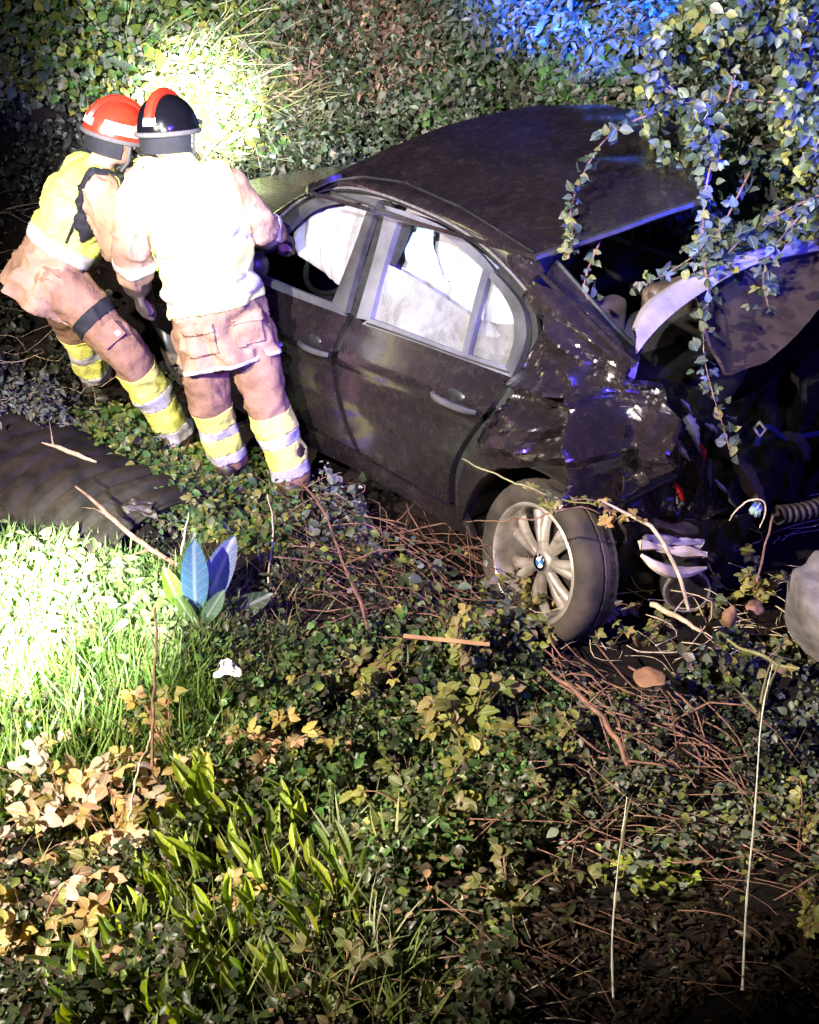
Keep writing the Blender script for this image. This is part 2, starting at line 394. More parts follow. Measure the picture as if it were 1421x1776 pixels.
def roofp(px, py):
    return march(np.ravel(px), np.ravel(py), lambda Q: Q[:, 2] - zroof(Q[:, 0], Q[:, 1]), 2.4, 10, .02)[0]
def strip(name, A, B, n, mat, parent, off=0.0, th=.02, nv=4):
    A = smoothpoly(A, n); B = smoothpoly(B, n)
    g = np.stack([A * (1 - t) + B * t for t in np.linspace(0, 1, nv)])
    return slab(name, sidegrid(g, off), th, mat, parent, IN)

# front door
fd_rear = [(604, 547), (580, 596), (574, 618), (577, 655), (590, 720), (616, 780)]
g = coons([(360, 440), (430, 470), (520, 508), (604, 547)], [(372, 640), (450, 690), (530, 733), (616, 780)],
          [(360, 440), (352, 520), (372, 640)], fd_rear, 26, 22)
fdoor = slab('front_door', sidegrid(g), .03, PAINT, car, IN)
strip('window_frame', [(392, 440), (448, 432), (490, 385), (530, 349), (570, 336), (612, 334), (660, 346)],
      [(398, 452), (455, 447), (497, 397), (532, 362), (570, 350), (605, 346), (652, 352)], 26, FRAMED, fdoor, -.004, .03)
strip('door_pillar', [(641, 351), (610, 440), (575, 527)], [(655, 349), (626, 440), (598, 543)], 14, FRAMED, fdoor, -.002, .03)
strip('window_sill', [(392, 452), (455, 479), (520, 505), (578, 527)], [(388, 466), (452, 492), (520, 519), (600, 548)], 16, FRAME, fdoor, -.006, .02)
# rear door
g = coons([(614, 552), (640, 563), (700, 584), (800, 621), (884, 652)], [(626, 785), (660, 806), (715, 838), (779, 874)],
          [(a + 10, b + 5) for a, b in fd_rear], [(884, 652), (858, 695), (820, 742), (789, 788), (777, 830), (779, 874)], 34, 26)
rdoor = slab('rear_door', sidegrid(g), .03, PAINT, car, IN)
strip('door_pillar', [(670, 358), (651, 440), (618, 551)], [(690, 383), (668, 450), (641, 556)], 16, FRAME, rdoor, -.004, .03)
strip('window_frame', [(666, 356), (720, 371), (780, 398), (832, 436), (858, 470)], [(688, 384), (738, 391), (788, 419), (838, 466), (849, 480)], 24, FRAME, rdoor, -.004, .03)
strip('window_frame', [(853, 468), (884, 500), (909, 535), (915, 580), (903, 622), (886, 655)], [(847, 480), (872, 510), (891, 545), (893, 585), (885, 615), (876, 636)], 24, FRAMED, rdoor, -.006, .03)
strip('division_bar', [(838, 464), (820, 530), (800, 616)], [(849, 472), (829, 545), (811, 618)], 12, FRAME, rdoor, -.006, .02)
strip('window_sill', [(641, 552), (700, 573), (800, 611), (880, 634)], [(628, 562), (700, 586), (800, 623), (886, 654)], 26, FRAME, rdoor, -.005, .02)
strip('weather_strip', [(636, 559), (700, 581), (800, 618), (882, 644)], [(634, 562), (700, 584), (800, 621), (883, 648)], 22, TRIM, rdoor, -.009, .012, 2)
g = coons([(652, 449), (700, 470), (760, 508), (828, 556)], [(641, 556), (700, 575), (750, 594), (803, 612)], [(652, 449), (641, 556)], [(828, 556), (803, 612)], 14, 8)
slab('window_glass', sidegrid(g, .022), .005, GLASS, rdoor, IN)
g = coons([(846, 478), (850, 482)], [(809, 612), (878, 634)], [(846, 478), (809, 612)], [(850, 482), (890, 545), (893, 590), (878, 634)], 12, 12)
slab('quarter_glass', sidegrid(g, .022), .005, GLASSC, rdoor, IN)
def handle(parent, p0, p1, cup):
    a = side(*p0)[0]; b = side(*p1)[0]; o = np.array([0, -1, 0.12])
    ge = Geo(); pts = np.stack([a + (b - a) * t + o * (.004 + .03 * math.sin(math.pi * t) ** .6) for t in np.linspace(0, 1, 11)])
    ge.tube(pts, [.010, .013, .014, .014, .014, .014, .014, .014, .014, .013, .010], 8)
    h = ge.obj('handle', FRAMED, parent)
    c = side(*cup)[0]; ge = Geo(); ge.ball(c + np.array([0, .008, 0]), (.055, .014, .030), 16, 8); ge.obj('handle_cup', TRIM, parent)
handle(rdoor, (752, 682), (828, 716), (790, 688)); handle(fdoor, (522, 592), (572, 616), (545, 592))
# sill below the doors
strip('door_sill', [(372, 648), (450, 697), (530, 740), (618, 788), (700, 834), (795, 888)], [(380, 690), (450, 733), (535, 775), (620, 815), (700, 862), (815, 934)], 30, PAINT, car, .006, .04)
# dark gap strip behind the door gaps
strip('door_jamb', [(664, 346), (640, 440), (596, 560), (566, 620), (580, 720), (606, 790)], [(680, 352), (655, 440), (625, 560), (598, 620), (606, 720), (640, 800)], 30, TRIM, car, .034, .02)
strip('door_jamb', [(858, 470), (886, 500), (909, 535), (917, 580), (900, 630), (862, 700), (820, 745), (785, 800), (775, 880)],
      [(872, 462), (905, 495), (928, 535), (936, 580), (922, 640), (890, 705), (850, 760), (815, 810), (800, 890)], 34, TRIM, car, .034, .02)
# front wing, hood and scuttle
g = coons([(255, 392), (310, 412), (356, 438)], [(262, 560), (310, 590), (368, 640)], [(255, 392), (230, 470), (262, 560)], [(356, 438), (348, 520), (368, 640)], 12, 12)
slab('front_wing', sidegrid(g), .02, PAINT, car, IN)
def hoodp(px, py): return march(np.ravel(px), np.ravel(py), lambda Q: Q[:, 2] - (.97 + .05 * np.cos(Q[:, 1] * 1.6) - .06 * np.maximum(-Q[:, 0] - 2.6, 0)), 2.4, 10, .02)[0]
g = coons([(360, 338), (425, 313), (500, 300), (610, 283), (760, 285)], [(330, 440), (400, 425), (470, 400), (560, 380), (700, 370)], [(360, 338), (330, 440)], [(760, 285), (700, 370)], 26, 14)
slab('hood', hoodp(g[..., 0], g[..., 1]).reshape(g.shape[0], g.shape[1], 3), .015, PAINT, car, (0, 0, -1))
# roof
rl = [(540, 331), (578, 314), (625, 306), (700, 316), (800, 360), (868, 402), (925, 438)]
g = coons([(540, 331), (585, 298), (640, 271), (700, 245), (800, 212), (900, 190), (980, 181), (1045, 181)],
          [(925, 438), (1000, 414), (1070, 392), (1150, 366), (1216, 346)], rl, [(1045, 181), (1120, 193), (1190, 222), (1232, 262), (1216, 346)], 60, 44)
RG = roofp(g[..., 0], g[..., 1]).reshape(g.shape[0], g.shape[1], 3)
RG = RG + np.stack([0 * RG[..., 0], 0 * RG[..., 0], .006 * vnoise(RG * 4, 21) - .02 * np.exp(-(((g[..., 0] - 1090) / 90) ** 2 + ((g[..., 1] - 262) / 22) ** 2))], -1)
roof = slab('roof', RG, .02, PAINT, car, (0, 0, -1))
# side rail between door frames and roof
lo = smoothpoly([(392, 436), (446, 428), (489, 381), (529, 345), (570, 332), (612, 329), (664, 342), (722, 365), (784, 393), (838, 430), (872, 465), (912, 510)], 40)
up_ = smoothpoly([(400, 420), (470, 372), (510, 345), (540, 331), (578, 314), (625, 306), (700, 316), (800, 360), (868, 402), (925, 438), (936, 452), (944, 470)], 40)
A3 = side(lo[:, 0], lo[:, 1]); B3 = roofp(up_[:, 0], up_[:, 1])
for k in range(40):
    if up_[k, 0] < 540: B3[k] = side(up_[k:k+1, 0], up_[k:k+1, 1])[0]
    if up_[k, 0] > 925: B3[k] = side(up_[k:k+1, 0], up_[k:k+1, 1])[0]
rail = slab('roof_rail', np.stack([A3 * (1 - t) + B3 * t + np.array([0, -.018, .012]) * math.sin(math.pi * t) for t in np.linspace(0, 1, 7)]), .025, PAINT, car, (0, 1, -.6))
drip = A3 * .86 + B3 * .14 + np.array([0, -.012, .006])
Geo().tube(drip, .0055, 6).obj('drip_strip', CHROME, rail)
drip = A3 * .98 + B3 * .02 + np.array([0, -.004, .002])
Geo().tube(drip[5:], .006, 6).obj('door_seal', TRIM, rail)
Geo().tube(resample(roofp(*np.array(rl).T) + np.array([0, 0, .002]), 30), .004, 5).obj('roof_gutter', TRIM, roof)
# rear quarter: crushed
L = [(908, 505), (926, 545), (928, 590), (910, 640), (880, 700), (840, 752), (806, 800), (790, 850), (800, 905)]
T = [(908, 505), (922, 486), (940, 480), (990, 518), (1050, 575), (1100, 632)]
B = [(800, 905), (812, 860), (840, 822), (880, 806), (930, 812), (980, 845), (1010, 880), (1040, 896)]
R = [(1100, 632), (1096, 662), (1122, 705), (1112, 735), (1146, 772), (1118, 815), (1128, 850), (1075, 862), (1040, 896)]
g = coons(T, B, L, R, 70, 64)
Q = sidegrid(g); X, Y = g[..., 0], g[..., 1]
def seg(ax, ay, bx, by, wd):
    vx, vy = bx - ax, by - ay; t = np.clip(((X - ax) * vx + (Y - ay) * vy) / (vx * vx + vy * vy), 0, 1)
    return np.exp(-(((X - ax - t * vx) ** 2 + (Y - ay - t * vy) ** 2) / wd ** 2))
def tent(pts, wd):
    o = 0 * X
    for (ax, ay), (bx, by) in zip(pts[:-1], pts[1:]):
        vx, vy = bx - ax, by - ay; t = np.clip(((X - ax) * vx + (Y - ay) * vy) / (vx * vx + vy * vy), 0, 1)
        o = np.maximum(o, 1 - np.hypot(X - ax - t * vx, Y - ay - t * vy) / wd)
    return o
def blob(cx, cy, r): return np.exp(-(((X - cx) ** 2 + (Y - cy) ** 2) / r ** 2))
def ridge(a): return 1 - 2 * np.abs(a)
wgt = sm((X - 850) / 120) * sm((Y - 480) / 60)
px2 = np.stack([X, Y], -1)
def vor(P, cell, seed):
    r = np.random.default_rng(seed); S = np.stack([r.uniform(780, 1160, int(4e5 / cell ** 2) + 6), r.uniform(470, 910, int(4e5 / cell ** 2) + 6)], 1)
    dd_ = np.sqrt(((P[..., None, :] - S) ** 2).sum(-1)); dd_.sort(-1); return (dd_[..., 1] - dd_[..., 0]) / cell, np.minimum(dd_[..., 0] / cell, 1)
def facet(P, cell, seed):
    r = np.random.default_rng(seed); a = .6; c, s_ = math.cos(a), math.sin(a)
    p = np.stack([P[..., 0] * c - P[..., 1] * s_, P[..., 0] * s_ + P[..., 1] * c], -1) / cell; p = p + .35 * np.sin(p[..., ::-1] * 1.7 + seed)
    i = np.floor(p).astype(int); f = p - i; H = r.normal(0, .5, (64, 64)); h = lambda dx, dy: H[(i[..., 0] + dx) % 64, (i[..., 1] + dy) % 64]
    lo_ = f.sum(-1) < 1; fx, fy = f[..., 0], f[..., 1]
    return np.where(lo_, h(0, 0) + (h(1, 0) - h(0, 0)) * fx + (h(0, 1) - h(0, 0)) * fy, h(1, 1) + (h(0, 1) - h(1, 1)) * (1 - fx) + (h(1, 0) - h(1, 1)) * (1 - fy))
v1, v1b = vor(px2, 90, 5); v2, v2b = vor(px2, 42, 6)
disp = (.05 * blob(925, 705, 38) - .035 * blob(893, 765, 40) + .07 * blob(965, 765, 34) - .05 * seg(1008, 640, 1014, 860, 12)
        + .16 * sm((X - 1014) / 70) * sm((Y - 660) / 40) - .05 * seg(905, 655, 1012, 682, 9) + .06 * seg(930, 570, 1010, 640, 16) - .03 * seg(925, 480, 1095, 645, 10)
        - .07 * tent([(965, 560), (1000, 640), (1014, 720), (1012, 860)], 26) - .05 * tent([(880, 650), (940, 658), (1012, 684), (1090, 700)], 18) - .05 * tent([(930, 695), (962, 700), (972, 760), (950, 800)], 20) + .05 * tent([(905, 700), (950, 720)], 26) - .045 * tent([(860, 770), (900, 762), (960, 800), (1030, 870)], 22) + .06 * tent([(1040, 700), (1060, 780), (1050, 860)], 24) - .04 * seg(940, 600, 985, 690, 12) - .03 * seg(985, 690, 975, 800, 10) + wgt * (.03 + .97 * sm((Y - 610) / 60)) * (.11 * facet(px2, 72, 5) + .045 * facet(px2, 34, 6)) + .022 * sm((X - 900) / 40) * (1 - sm((Y - 600) / 80)) * vnoise(np.stack([(X - Y) / 16, (X + Y) / 90], -1), 12, 2))
Q = Q + np.stack([-.25 * disp, disp, -.05 * disp], -1)
rq = slab('rear_quarter_panel', Q, .015, PAINT, car, IN); rq.data.set_sharp_from_angle(angle=math.radians(16))
# wheel-arch lip and inner arch
arch = smoothpoly([(800, 906), (812, 860), (840, 822), (880, 806), (930, 812), (980, 845), (1012, 882), (1040, 896)], 26)
A3 = side(arch[:, 0], arch[:, 1], .02)
slab('wheel_arch', np.stack([A3 + np.array([0, .38 * t, .03 * t]) for t in np.linspace(0, 1, 5)]), .01, DARKM, car, (0, 0, 1))
# rear-screen frame: left channel, dark seal
c0 = smoothpoly([(938, 470), (1000, 530), (1060, 590), (1105, 628)], 24); c1 = smoothpoly([(962, 452), (1022, 520), (1075, 580), (1112, 612)], 24)
A3 = side(c0[:, 0], c0[:, 1]); B3 = np.stack([at_y(x, y, -.52) for x, y in c1])
slab('screen_channel', np.stack([A3, A3 * .5 + B3 * .5 + np.array([0, 0, -.03]), B3]), .015, PAINT, car, (0, .3, -1))
B4 = np.stack([at_y(x + 14, y - 8, -.50) for x, y in c1])
Geo().tube(B3 + np.array([0, 0, .006]), .009, 6).obj('screen_seal', TRIM, car)
Geo().tube(resample(RG[-1], 40) + np.array([.01, 0, -.012]), .014, 6).obj('screen_seal', TRIM, car)
# cabin and boot insides
ge = Geo(); ge.box((-1.75, 0, .22), (3.0, 1.5, .05)); ge.box((-2.35, 0, .62), (.06, 1.45, .7)); ge.obj('floor_pan', DARKM, car, False)
ge = Geo()
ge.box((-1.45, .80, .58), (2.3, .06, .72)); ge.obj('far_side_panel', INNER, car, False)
for xx in (-2.05, -1.0, -.1):
    pass
for (xa, xb) in ((-1.25, -2.0), (-.9, -.95), (-.3, .30)):
    a = np.array([xa, .60, zroof(xa, .6) - .10]); b = np.array([xb, .80, .93]); Geo().tube([a, (a + b) / 2 + [0, .03, 0], b], .035, 6).obj('far_pillar', INNER, car)
ge = Geo()
for y in (-.37, .37):
    ge.ball((-1.15, y, .72), (.11, .25, .36), 16, 10); ge.ball((-1.4, y, .46), (.30, .25, .10), 16, 8)
ge.obj('front_seat', SEAT, car)
ge = Geo(); ge.ball((-.12, 0, .70), (.13, .64, .34), 20, 10); ge.ball((-.42, 0, .45), (.28, .64, .11), 20, 8); ge.obj('rear_seat', INNER, car)
for y in (-.34, .05, .42):
    ge = Geo(); ge.box((-.12, y, 1.05), (.09, .25, .16)); hr = ge.obj('headrest', SEAT, car, False); bv = hr.modifiers.new('b', 'BEVEL'); bv.width = .035; bv.segments = 4
ge = Geo(); ge.box((.06, .02, .90), (.16, 1.15, .03)); ge.obj('parcel_shelf', SHADE_BLACK, car, False)
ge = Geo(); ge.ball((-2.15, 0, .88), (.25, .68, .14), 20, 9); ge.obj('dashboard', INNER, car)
sw = np.array([-1.8, -.37, .86]); ge = Geo()
ge.tube([sw + np.array([.06 * math.sin(a), .18 * math.cos(a), .17 * math.sin(a)]) for a in np.linspace(0, 2 * math.pi, 25)], .014, 6); ge.ball(sw, (.03, .08, .06)); ge.obj('steering_wheel', TRIM, car)
# inflated curtain airbag hanging inside the side windows
def curtain(name, T_, B_, mat, off, nu_=40, nv_=14, puff=.05, seed=1):
    g = coons(T_, B_, [T_[0], B_[0]], [T_[-1], B_[-1]], nu_, nv_); P = sidegrid(g, off)
    u = np.linspace(0, 1, nu_)[None, :]; v = np.linspace(0, 1, nv_)[:, None]
    pf = puff * (np.sin(math.pi * v) ** .5) * (.6 + .4 * np.abs(np.sin(u * math.pi * 5))) + .01 * vnoise(P * 14, seed)
    P = P + np.stack([0 * pf, -pf + puff, 0 * pf], -1)
    return slab(name, P, .02, mat, car, IN)
curtain('curtain_airbag', [(500, 400), (540, 352), (600, 338), (655, 345)], [(512, 448), (545, 476), (580, 500), (602, 512)], BAG, .06, seed=2)
curtain('curtain_airbag', [(660, 348), (720, 368), (790, 402), (862, 466)], [(640, 530), (720, 560), (800, 585), (840, 592)], BAG, .11, seed=3)
curtain('curtain_airbag', [(838, 452), (860, 470), (885, 500), (905, 540)], [(818, 552), (840, 563), (868, 568), (905, 560)], BAG, .08, 20, 12, .03, 4)
curtain('pale_blue_cloth', [(712, 392), (730, 396), (742, 402)], [(700, 455), (735, 476), (762, 492)], BAGB, .07, 14, 12, .03, 5)
strip('belt_strap', [(697, 386), (684, 420), (668, 452)], [(712, 392), (700, 428), (684, 460)], 10, TRIM, rdoor, .03, .01, 3)
# sun-visor shadowless dark head lining
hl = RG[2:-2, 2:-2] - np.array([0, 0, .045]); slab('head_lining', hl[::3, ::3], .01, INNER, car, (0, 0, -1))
# folded mirror hanging at the front edge of the window
ge = Geo(); mp = at_d(446, 461, 4.98); ge.ball(mp, (.05, .06, .06), 14, 9); ge.obj('wing_mirror', TRIM, car)
ge = Geo(); ge.tube([mp + np.array([.02, -.05, .05]), mp + np.array([.05, -.06, .0]), mp + np.array([.02, -.05, -.06])], .012, 6); ge.obj('mirror_bracket', CHROME, car)

# boot lid sprung up and buckled: skin edge coloured pale as if lit, dark underside
la = smoothpoly([(1106, 612), (1128, 582), (1165, 545), (1215, 508), (1290, 465), (1345, 447), (1440, 430)], 34)
lb = smoothpoly([(1096, 570), (1112, 530), (1152, 500), (1200, 475), (1262, 449), (1330, 436), (1440, 421)], 34)
dl = np.linspace(3.62, 4.35, 34)
LA = np.stack([at_d(x, y, d) for (x, y), d in zip(la, dl)]); LB = np.stack([at_d(x, y, d + .16) for (x, y), d in zip(lb, dl)])
lid = slab('boot_lid', np.stack([LA * (1 - t) + LB * t + np.array([0, 0, .035]) * math.sin(math.pi * t) for t in np.linspace(0, 1, 9)]), .012, PALE_LIT, car, (0, .4, -1))
lu = smoothpoly([(1140, 640), (1200, 655), (1262, 660), (1330, 632), (1375, 590), (1440, 520), (1470, 470)], 34)
LU = np.stack([at_d(x, y, d - .05) for (x, y), d in zip(lu, np.linspace(3.75, 4.3, 34))])
LA_, LU_ = LA, LU; LA = resample(LA[12:], 34); LU = resample(np.stack([at_d(x, y, d) for x, y, d in [(1232, 600, 3.8), (1262, 655, 3.8), (1300, 640, 3.85), (1330, 632, 3.9), (1375, 590, 4.0), (1440, 520, 4.15), (1470, 470, 4.2)]]), 34)
gg = np.stack([LA * (1 - t) + LU * t + (FW * .12 + UP * .06) * math.sin(math.pi * t) for t in np.linspace(0, 1, 16)])
gg = gg + .012 * vnoise(gg * 11, 31)[..., None] * np.array([1, -.6, .5])
slab('lid_lining', gg + FW * .014, .012, LIDIN, lid, FW)
# hinge corner tab, bright torn edge
ge = Geo(); hp = [at_d(1068, 628, 3.60), at_d(1088, 634, 3.55), at_d(1108, 628, 3.56), at_d(1102, 655, 3.55), at_d(1092, 662, 3.53)]
slab('torn_flange', np.stack([np.stack(hp[:3]), np.stack([hp[0] * .5 + hp[4] * .5, hp[4] * .6 + hp[1] * .4, hp[3]]), np.stack([hp[4] * .9 + hp[0] * .1, hp[4], hp[3] * .6 + hp[4] * .4])]), .006, PALE_LIT, car, FW)
# crushed tail: torn dark sheet metal from the quarter to the far side
def tail(name, T_, B_, L_, R_, dT, dB, amp, seed, mat, nu_=46, nv_=40):
    g = coons(T_, B_, L_, R_, nu_, nv_)
    u = np.linspace(0, 1, nu_)[None, :]; v = np.linspace(0, 1, nv_)[:, None]
    d = (dT[0] * (1 - u) + dT[1] * u) * (1 - v) + (dB[0] * (1 - u) + dB[1] * u) * v
    rp = np.random.default_rng(seed); S = rp.uniform([1000, 600], [1421, 960], (60, 2))
    q = np.sqrt(((g[..., None, :] - S) ** 2).sum(-1)); q.sort(-1)
    d = d + amp * .9 * facet(g, 46, seed) + .5 * amp * facet(g, 22, seed + 1)
    r = rays(g[..., 0].ravel(), g[..., 1].ravel()); P = (CAM + r * (d.ravel() / (r @ FW))[:, None]).reshape(nv_, nu_, 3)
    o = slab(name, P, .006, mat, car, FW); o.data.set_sharp_from_angle(angle=math.radians(16)); return o
tail('crushed_tail_panel', [(1085, 640), (1130, 690), (1165, 680), (1205, 705)], [(1035, 898), (1090, 905), (1150, 895), (1200, 910), (1262, 880)],
     [(1085, 640), (1105, 730), (1085, 820), (1035, 898)], [(1205, 705), (1190, 750), (1235, 800), (1225, 840), (1262, 880)], (3.66, 3.95), (3.5, 3.72), .22, 41, PAINT)
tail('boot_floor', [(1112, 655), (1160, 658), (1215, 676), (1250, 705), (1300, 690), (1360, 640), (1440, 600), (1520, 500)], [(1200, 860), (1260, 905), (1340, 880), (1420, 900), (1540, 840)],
     [(1112, 655), (1130, 740), (1180, 800), (1200, 860)], [(1520, 500), (1530, 640), (1540, 840)], (4.0, 4.9), (3.95, 4.5), .26, 42, SHADE_BLACK)
def shard(name, pts, ds_, wpx, mat, parent=car, th=.004, seed=0):
    p = smoothpoly(pts, 18); d = np.interp(np.linspace(0, 1, 18), np.linspace(0, 1, len(ds_)), ds_)
    wd = np.interp(np.linspace(0, 1, 18), np.linspace(0, 1, len(wpx)), wpx)
    t = unit(np.gradient(p, axis=0)); n = np.stack([-t[:, 1], t[:, 0]], 1)
    rr = np.random.default_rng(seed); jit = rr.normal(0, .12, 18)
    rows = []
    for k in np.linspace(-.5, .5, 5):
        q = p + n * (wd * (k + jit * abs(k)))[:, None]
        rows.append(np.stack([at_d(x, y, dd0 + .05 * (abs(k) * 2) ** 1.5) for (x, y), dd0 in zip(q, d)]))
    return slab(name, np.stack(rows), th, mat, parent, FW)
shard('torn_metal_strip', [(1118, 712), (1135, 735), (1125, 760), (1148, 775), (1152, 795)], [3.55, 3.5, 3.55], [10, 16, 8, 14, 3], PALE_LIT, seed=1)
shard('torn_metal_strip', [(1190, 722), (1205, 745), (1208, 765), (1217, 790)], [3.7, 3.66, 3.72], [16, 22, 10, 4], PALE_LIT, seed=2)
shard('torn_metal_strip', [(1172, 722), (1182, 712), (1196, 716)], [3.72, 3.7], [6, 12, 8], PAINT, seed=3)
shard('torn_metal_strip', [(1030, 880), (1060, 868), (1085, 866)], [3.42, 3.4], [5, 10, 4], PALE_LIT, seed=4)
shard('torn_metal_strip', [(1040, 700), (1075, 706), (1112, 704)], [3.55, 3.52], [4, 9, 4], PALE_LIT, seed=5)
shard('torn_metal_strip', [(1240, 832), (1250, 842), (1262, 855)], [3.7, 3.68], [3, 8, 2], PALE_LIT, seed=6)
rs = random.Random(5)
for k in range(14):
    x0 = rs.uniform(1060, 1270); y0 = rs.uniform(690, 870); an = rs.uniform(.6, 2.2); L_ = rs.uniform(22, 60); dz = 3.42 + (x0 - 1060) / 210 * .35 + rs.uniform(-.05, .05)
    mid = (x0 + math.cos(an) * L_ * .5 + rs.uniform(-9, 9), y0 + math.sin(an) * L_ * .5)
    shard('torn_metal_strip', [(x0, y0), mid, (x0 + math.cos(an) * L_, y0 + math.sin(an) * L_)], [dz, dz - .05, dz + .02], [3, rs.uniform(6, 20), 2], rs.choice([PALE_LIT, PAINT, LIDIN, PAINT, DARKM]), seed=20 + k)
shard('tail_lamp_piece', [(1168, 838), (1180, 852), (1186, 868)], [3.55, 3.52, 3.55], [6, 14, 7], LAMPR, seed=61)
shard('tail_lamp_piece', [(1214, 770), (1222, 784), (1220, 800)], [3.66, 3.62, 3.66], [5, 11, 5], LAMPR, seed=62)
shard('plastic_flap', [(1342, 768), (1372, 760), (1390, 775), (1396, 800)], [4.15, 4.05, 4.1], [14, 30, 34, 18], LIDIN, seed=7)
shard('plastic_flap', [(1275, 800), (1300, 830), (1318, 868), (1325, 885)], [3.8, 3.7, 3.72], [16, 34, 30, 12], LIDIN, seed=8)
shard('wire_clip', [(1304, 878), (1312, 885), (1320, 888)], [3.62, 3.62], [18, 24, 18], BAGB, seed=9)
ge = Geo(); ge.tube([at_d(*q) for q in [(1420, 752, 4.3), (1360, 762, 4.1), (1340, 745, 4.0), (1330, 740, 3.95), (1318, 752, 3.9), (1312, 770, 3.85)]], .012, 8); ge.obj('loose_cable', NAVYB, car)
ge = Geo(); ge.tube([at_d(*q) for q in [(1308, 742, 3.86), (1318, 732, 3.84), (1328, 745, 3.83), (1318, 758, 3.83), (1308, 742, 3.84)]], .006, 6); ge.obj('wire_ring', CHROME, car)
# ribbed exhaust hose, muffler, bumper strips hanging below the tail
hp = smoothpoly([(1470, 865, 3.95), (1420, 880, 3.86), (1385, 890, 3.8), (1350, 893, 3.76)], 46)
ge = Geo(); ge.tube([at_d(*q) for q in hp], [.030 + .008 * (k % 4 in (0, 1)) for k in range(46)], 12); ge.obj('ribbed_hose', DARKM, car)
ge = Geo()
def bar(name, a, b, w0, w1, th, mat, da, db):
    A0 = at_d(a[0], a[1], da); B0 = at_d(b[0], b[1], db); n = 12; rows = []
    for k in (-.5, -.17, .17, .5):
        rows.append(np.stack([A0 + (B0 - A0) * t + UP * k * (w0 * (1 - t) + w1 * t) + FW * .02 * (1 - (2 * k) ** 2) * -1 + UP * .008 * math.sin(t * 9 + k * 3) for t in np.linspace(0, 1, n)]))
    return slab(name, np.stack(rows), th, mat, car, FW)
bar('bumper_strip', (1112, 945), (1225, 962), .03, .035, .02, PLAST, 3.5, 3.62)
bar('bumper_strip', (1120, 932), (1218, 942), .012, .02, .02, PALE_LIT, 3.55, 3.66)
bar('bumper_strip', (1132, 908), (1210, 920), .03, .045, .02, LIDIN, 3.55, 3.66)
cu = smoothpoly([(1112, 962, 3.46), (1140, 985, 3.44), (1180, 996, 3.5), (1225, 985, 3.58)], 22)
ge = Geo(); ge.tube([at_d(*q) for q in cu], [.006 + .018 * math.sin(math.pi * k / 21) for k in range(22)], 8); ge.obj('bumper_lip', PLAST, car)
mm = at_d(1192, 1026, 3.6); axm = unit(np.array([.75, -.6, .1])); ge = Geo(); ge.tube([mm - axm * .3, mm - axm * .05, mm - axm * .012, mm, mm, mm - axm * .02], [.085, .09, .088, .078, .07, .001], 28); sb = ge.obj('silencer_box', TWIG, car)
sb.data.materials[0] = DARKM; um = unit(np.cross(axm, UP)); vm = np.cross(um, axm); Geo().tube([mm + .084 * (math.cos(t) * um + math.sin(t) * vm) - axm * .004 for t in np.linspace(0, 2 * math.pi, 33)], .006, 6).obj('silencer_seam', CHROME, sb)
tail('bumper_skin', [(1030, 900), (1090, 912), (1150, 898), (1230, 905), (1310, 890)], [(1015, 1010), (1080, 1050), (1150, 1030), (1220, 1050), (1300, 1010)],
     [(1030, 900), (1040, 950), (1015, 1010)], [(1310, 890), (1290, 950), (1300, 1010)], (3.62, 3.9), (3.8, 4.0), .16, 43, DARKM)


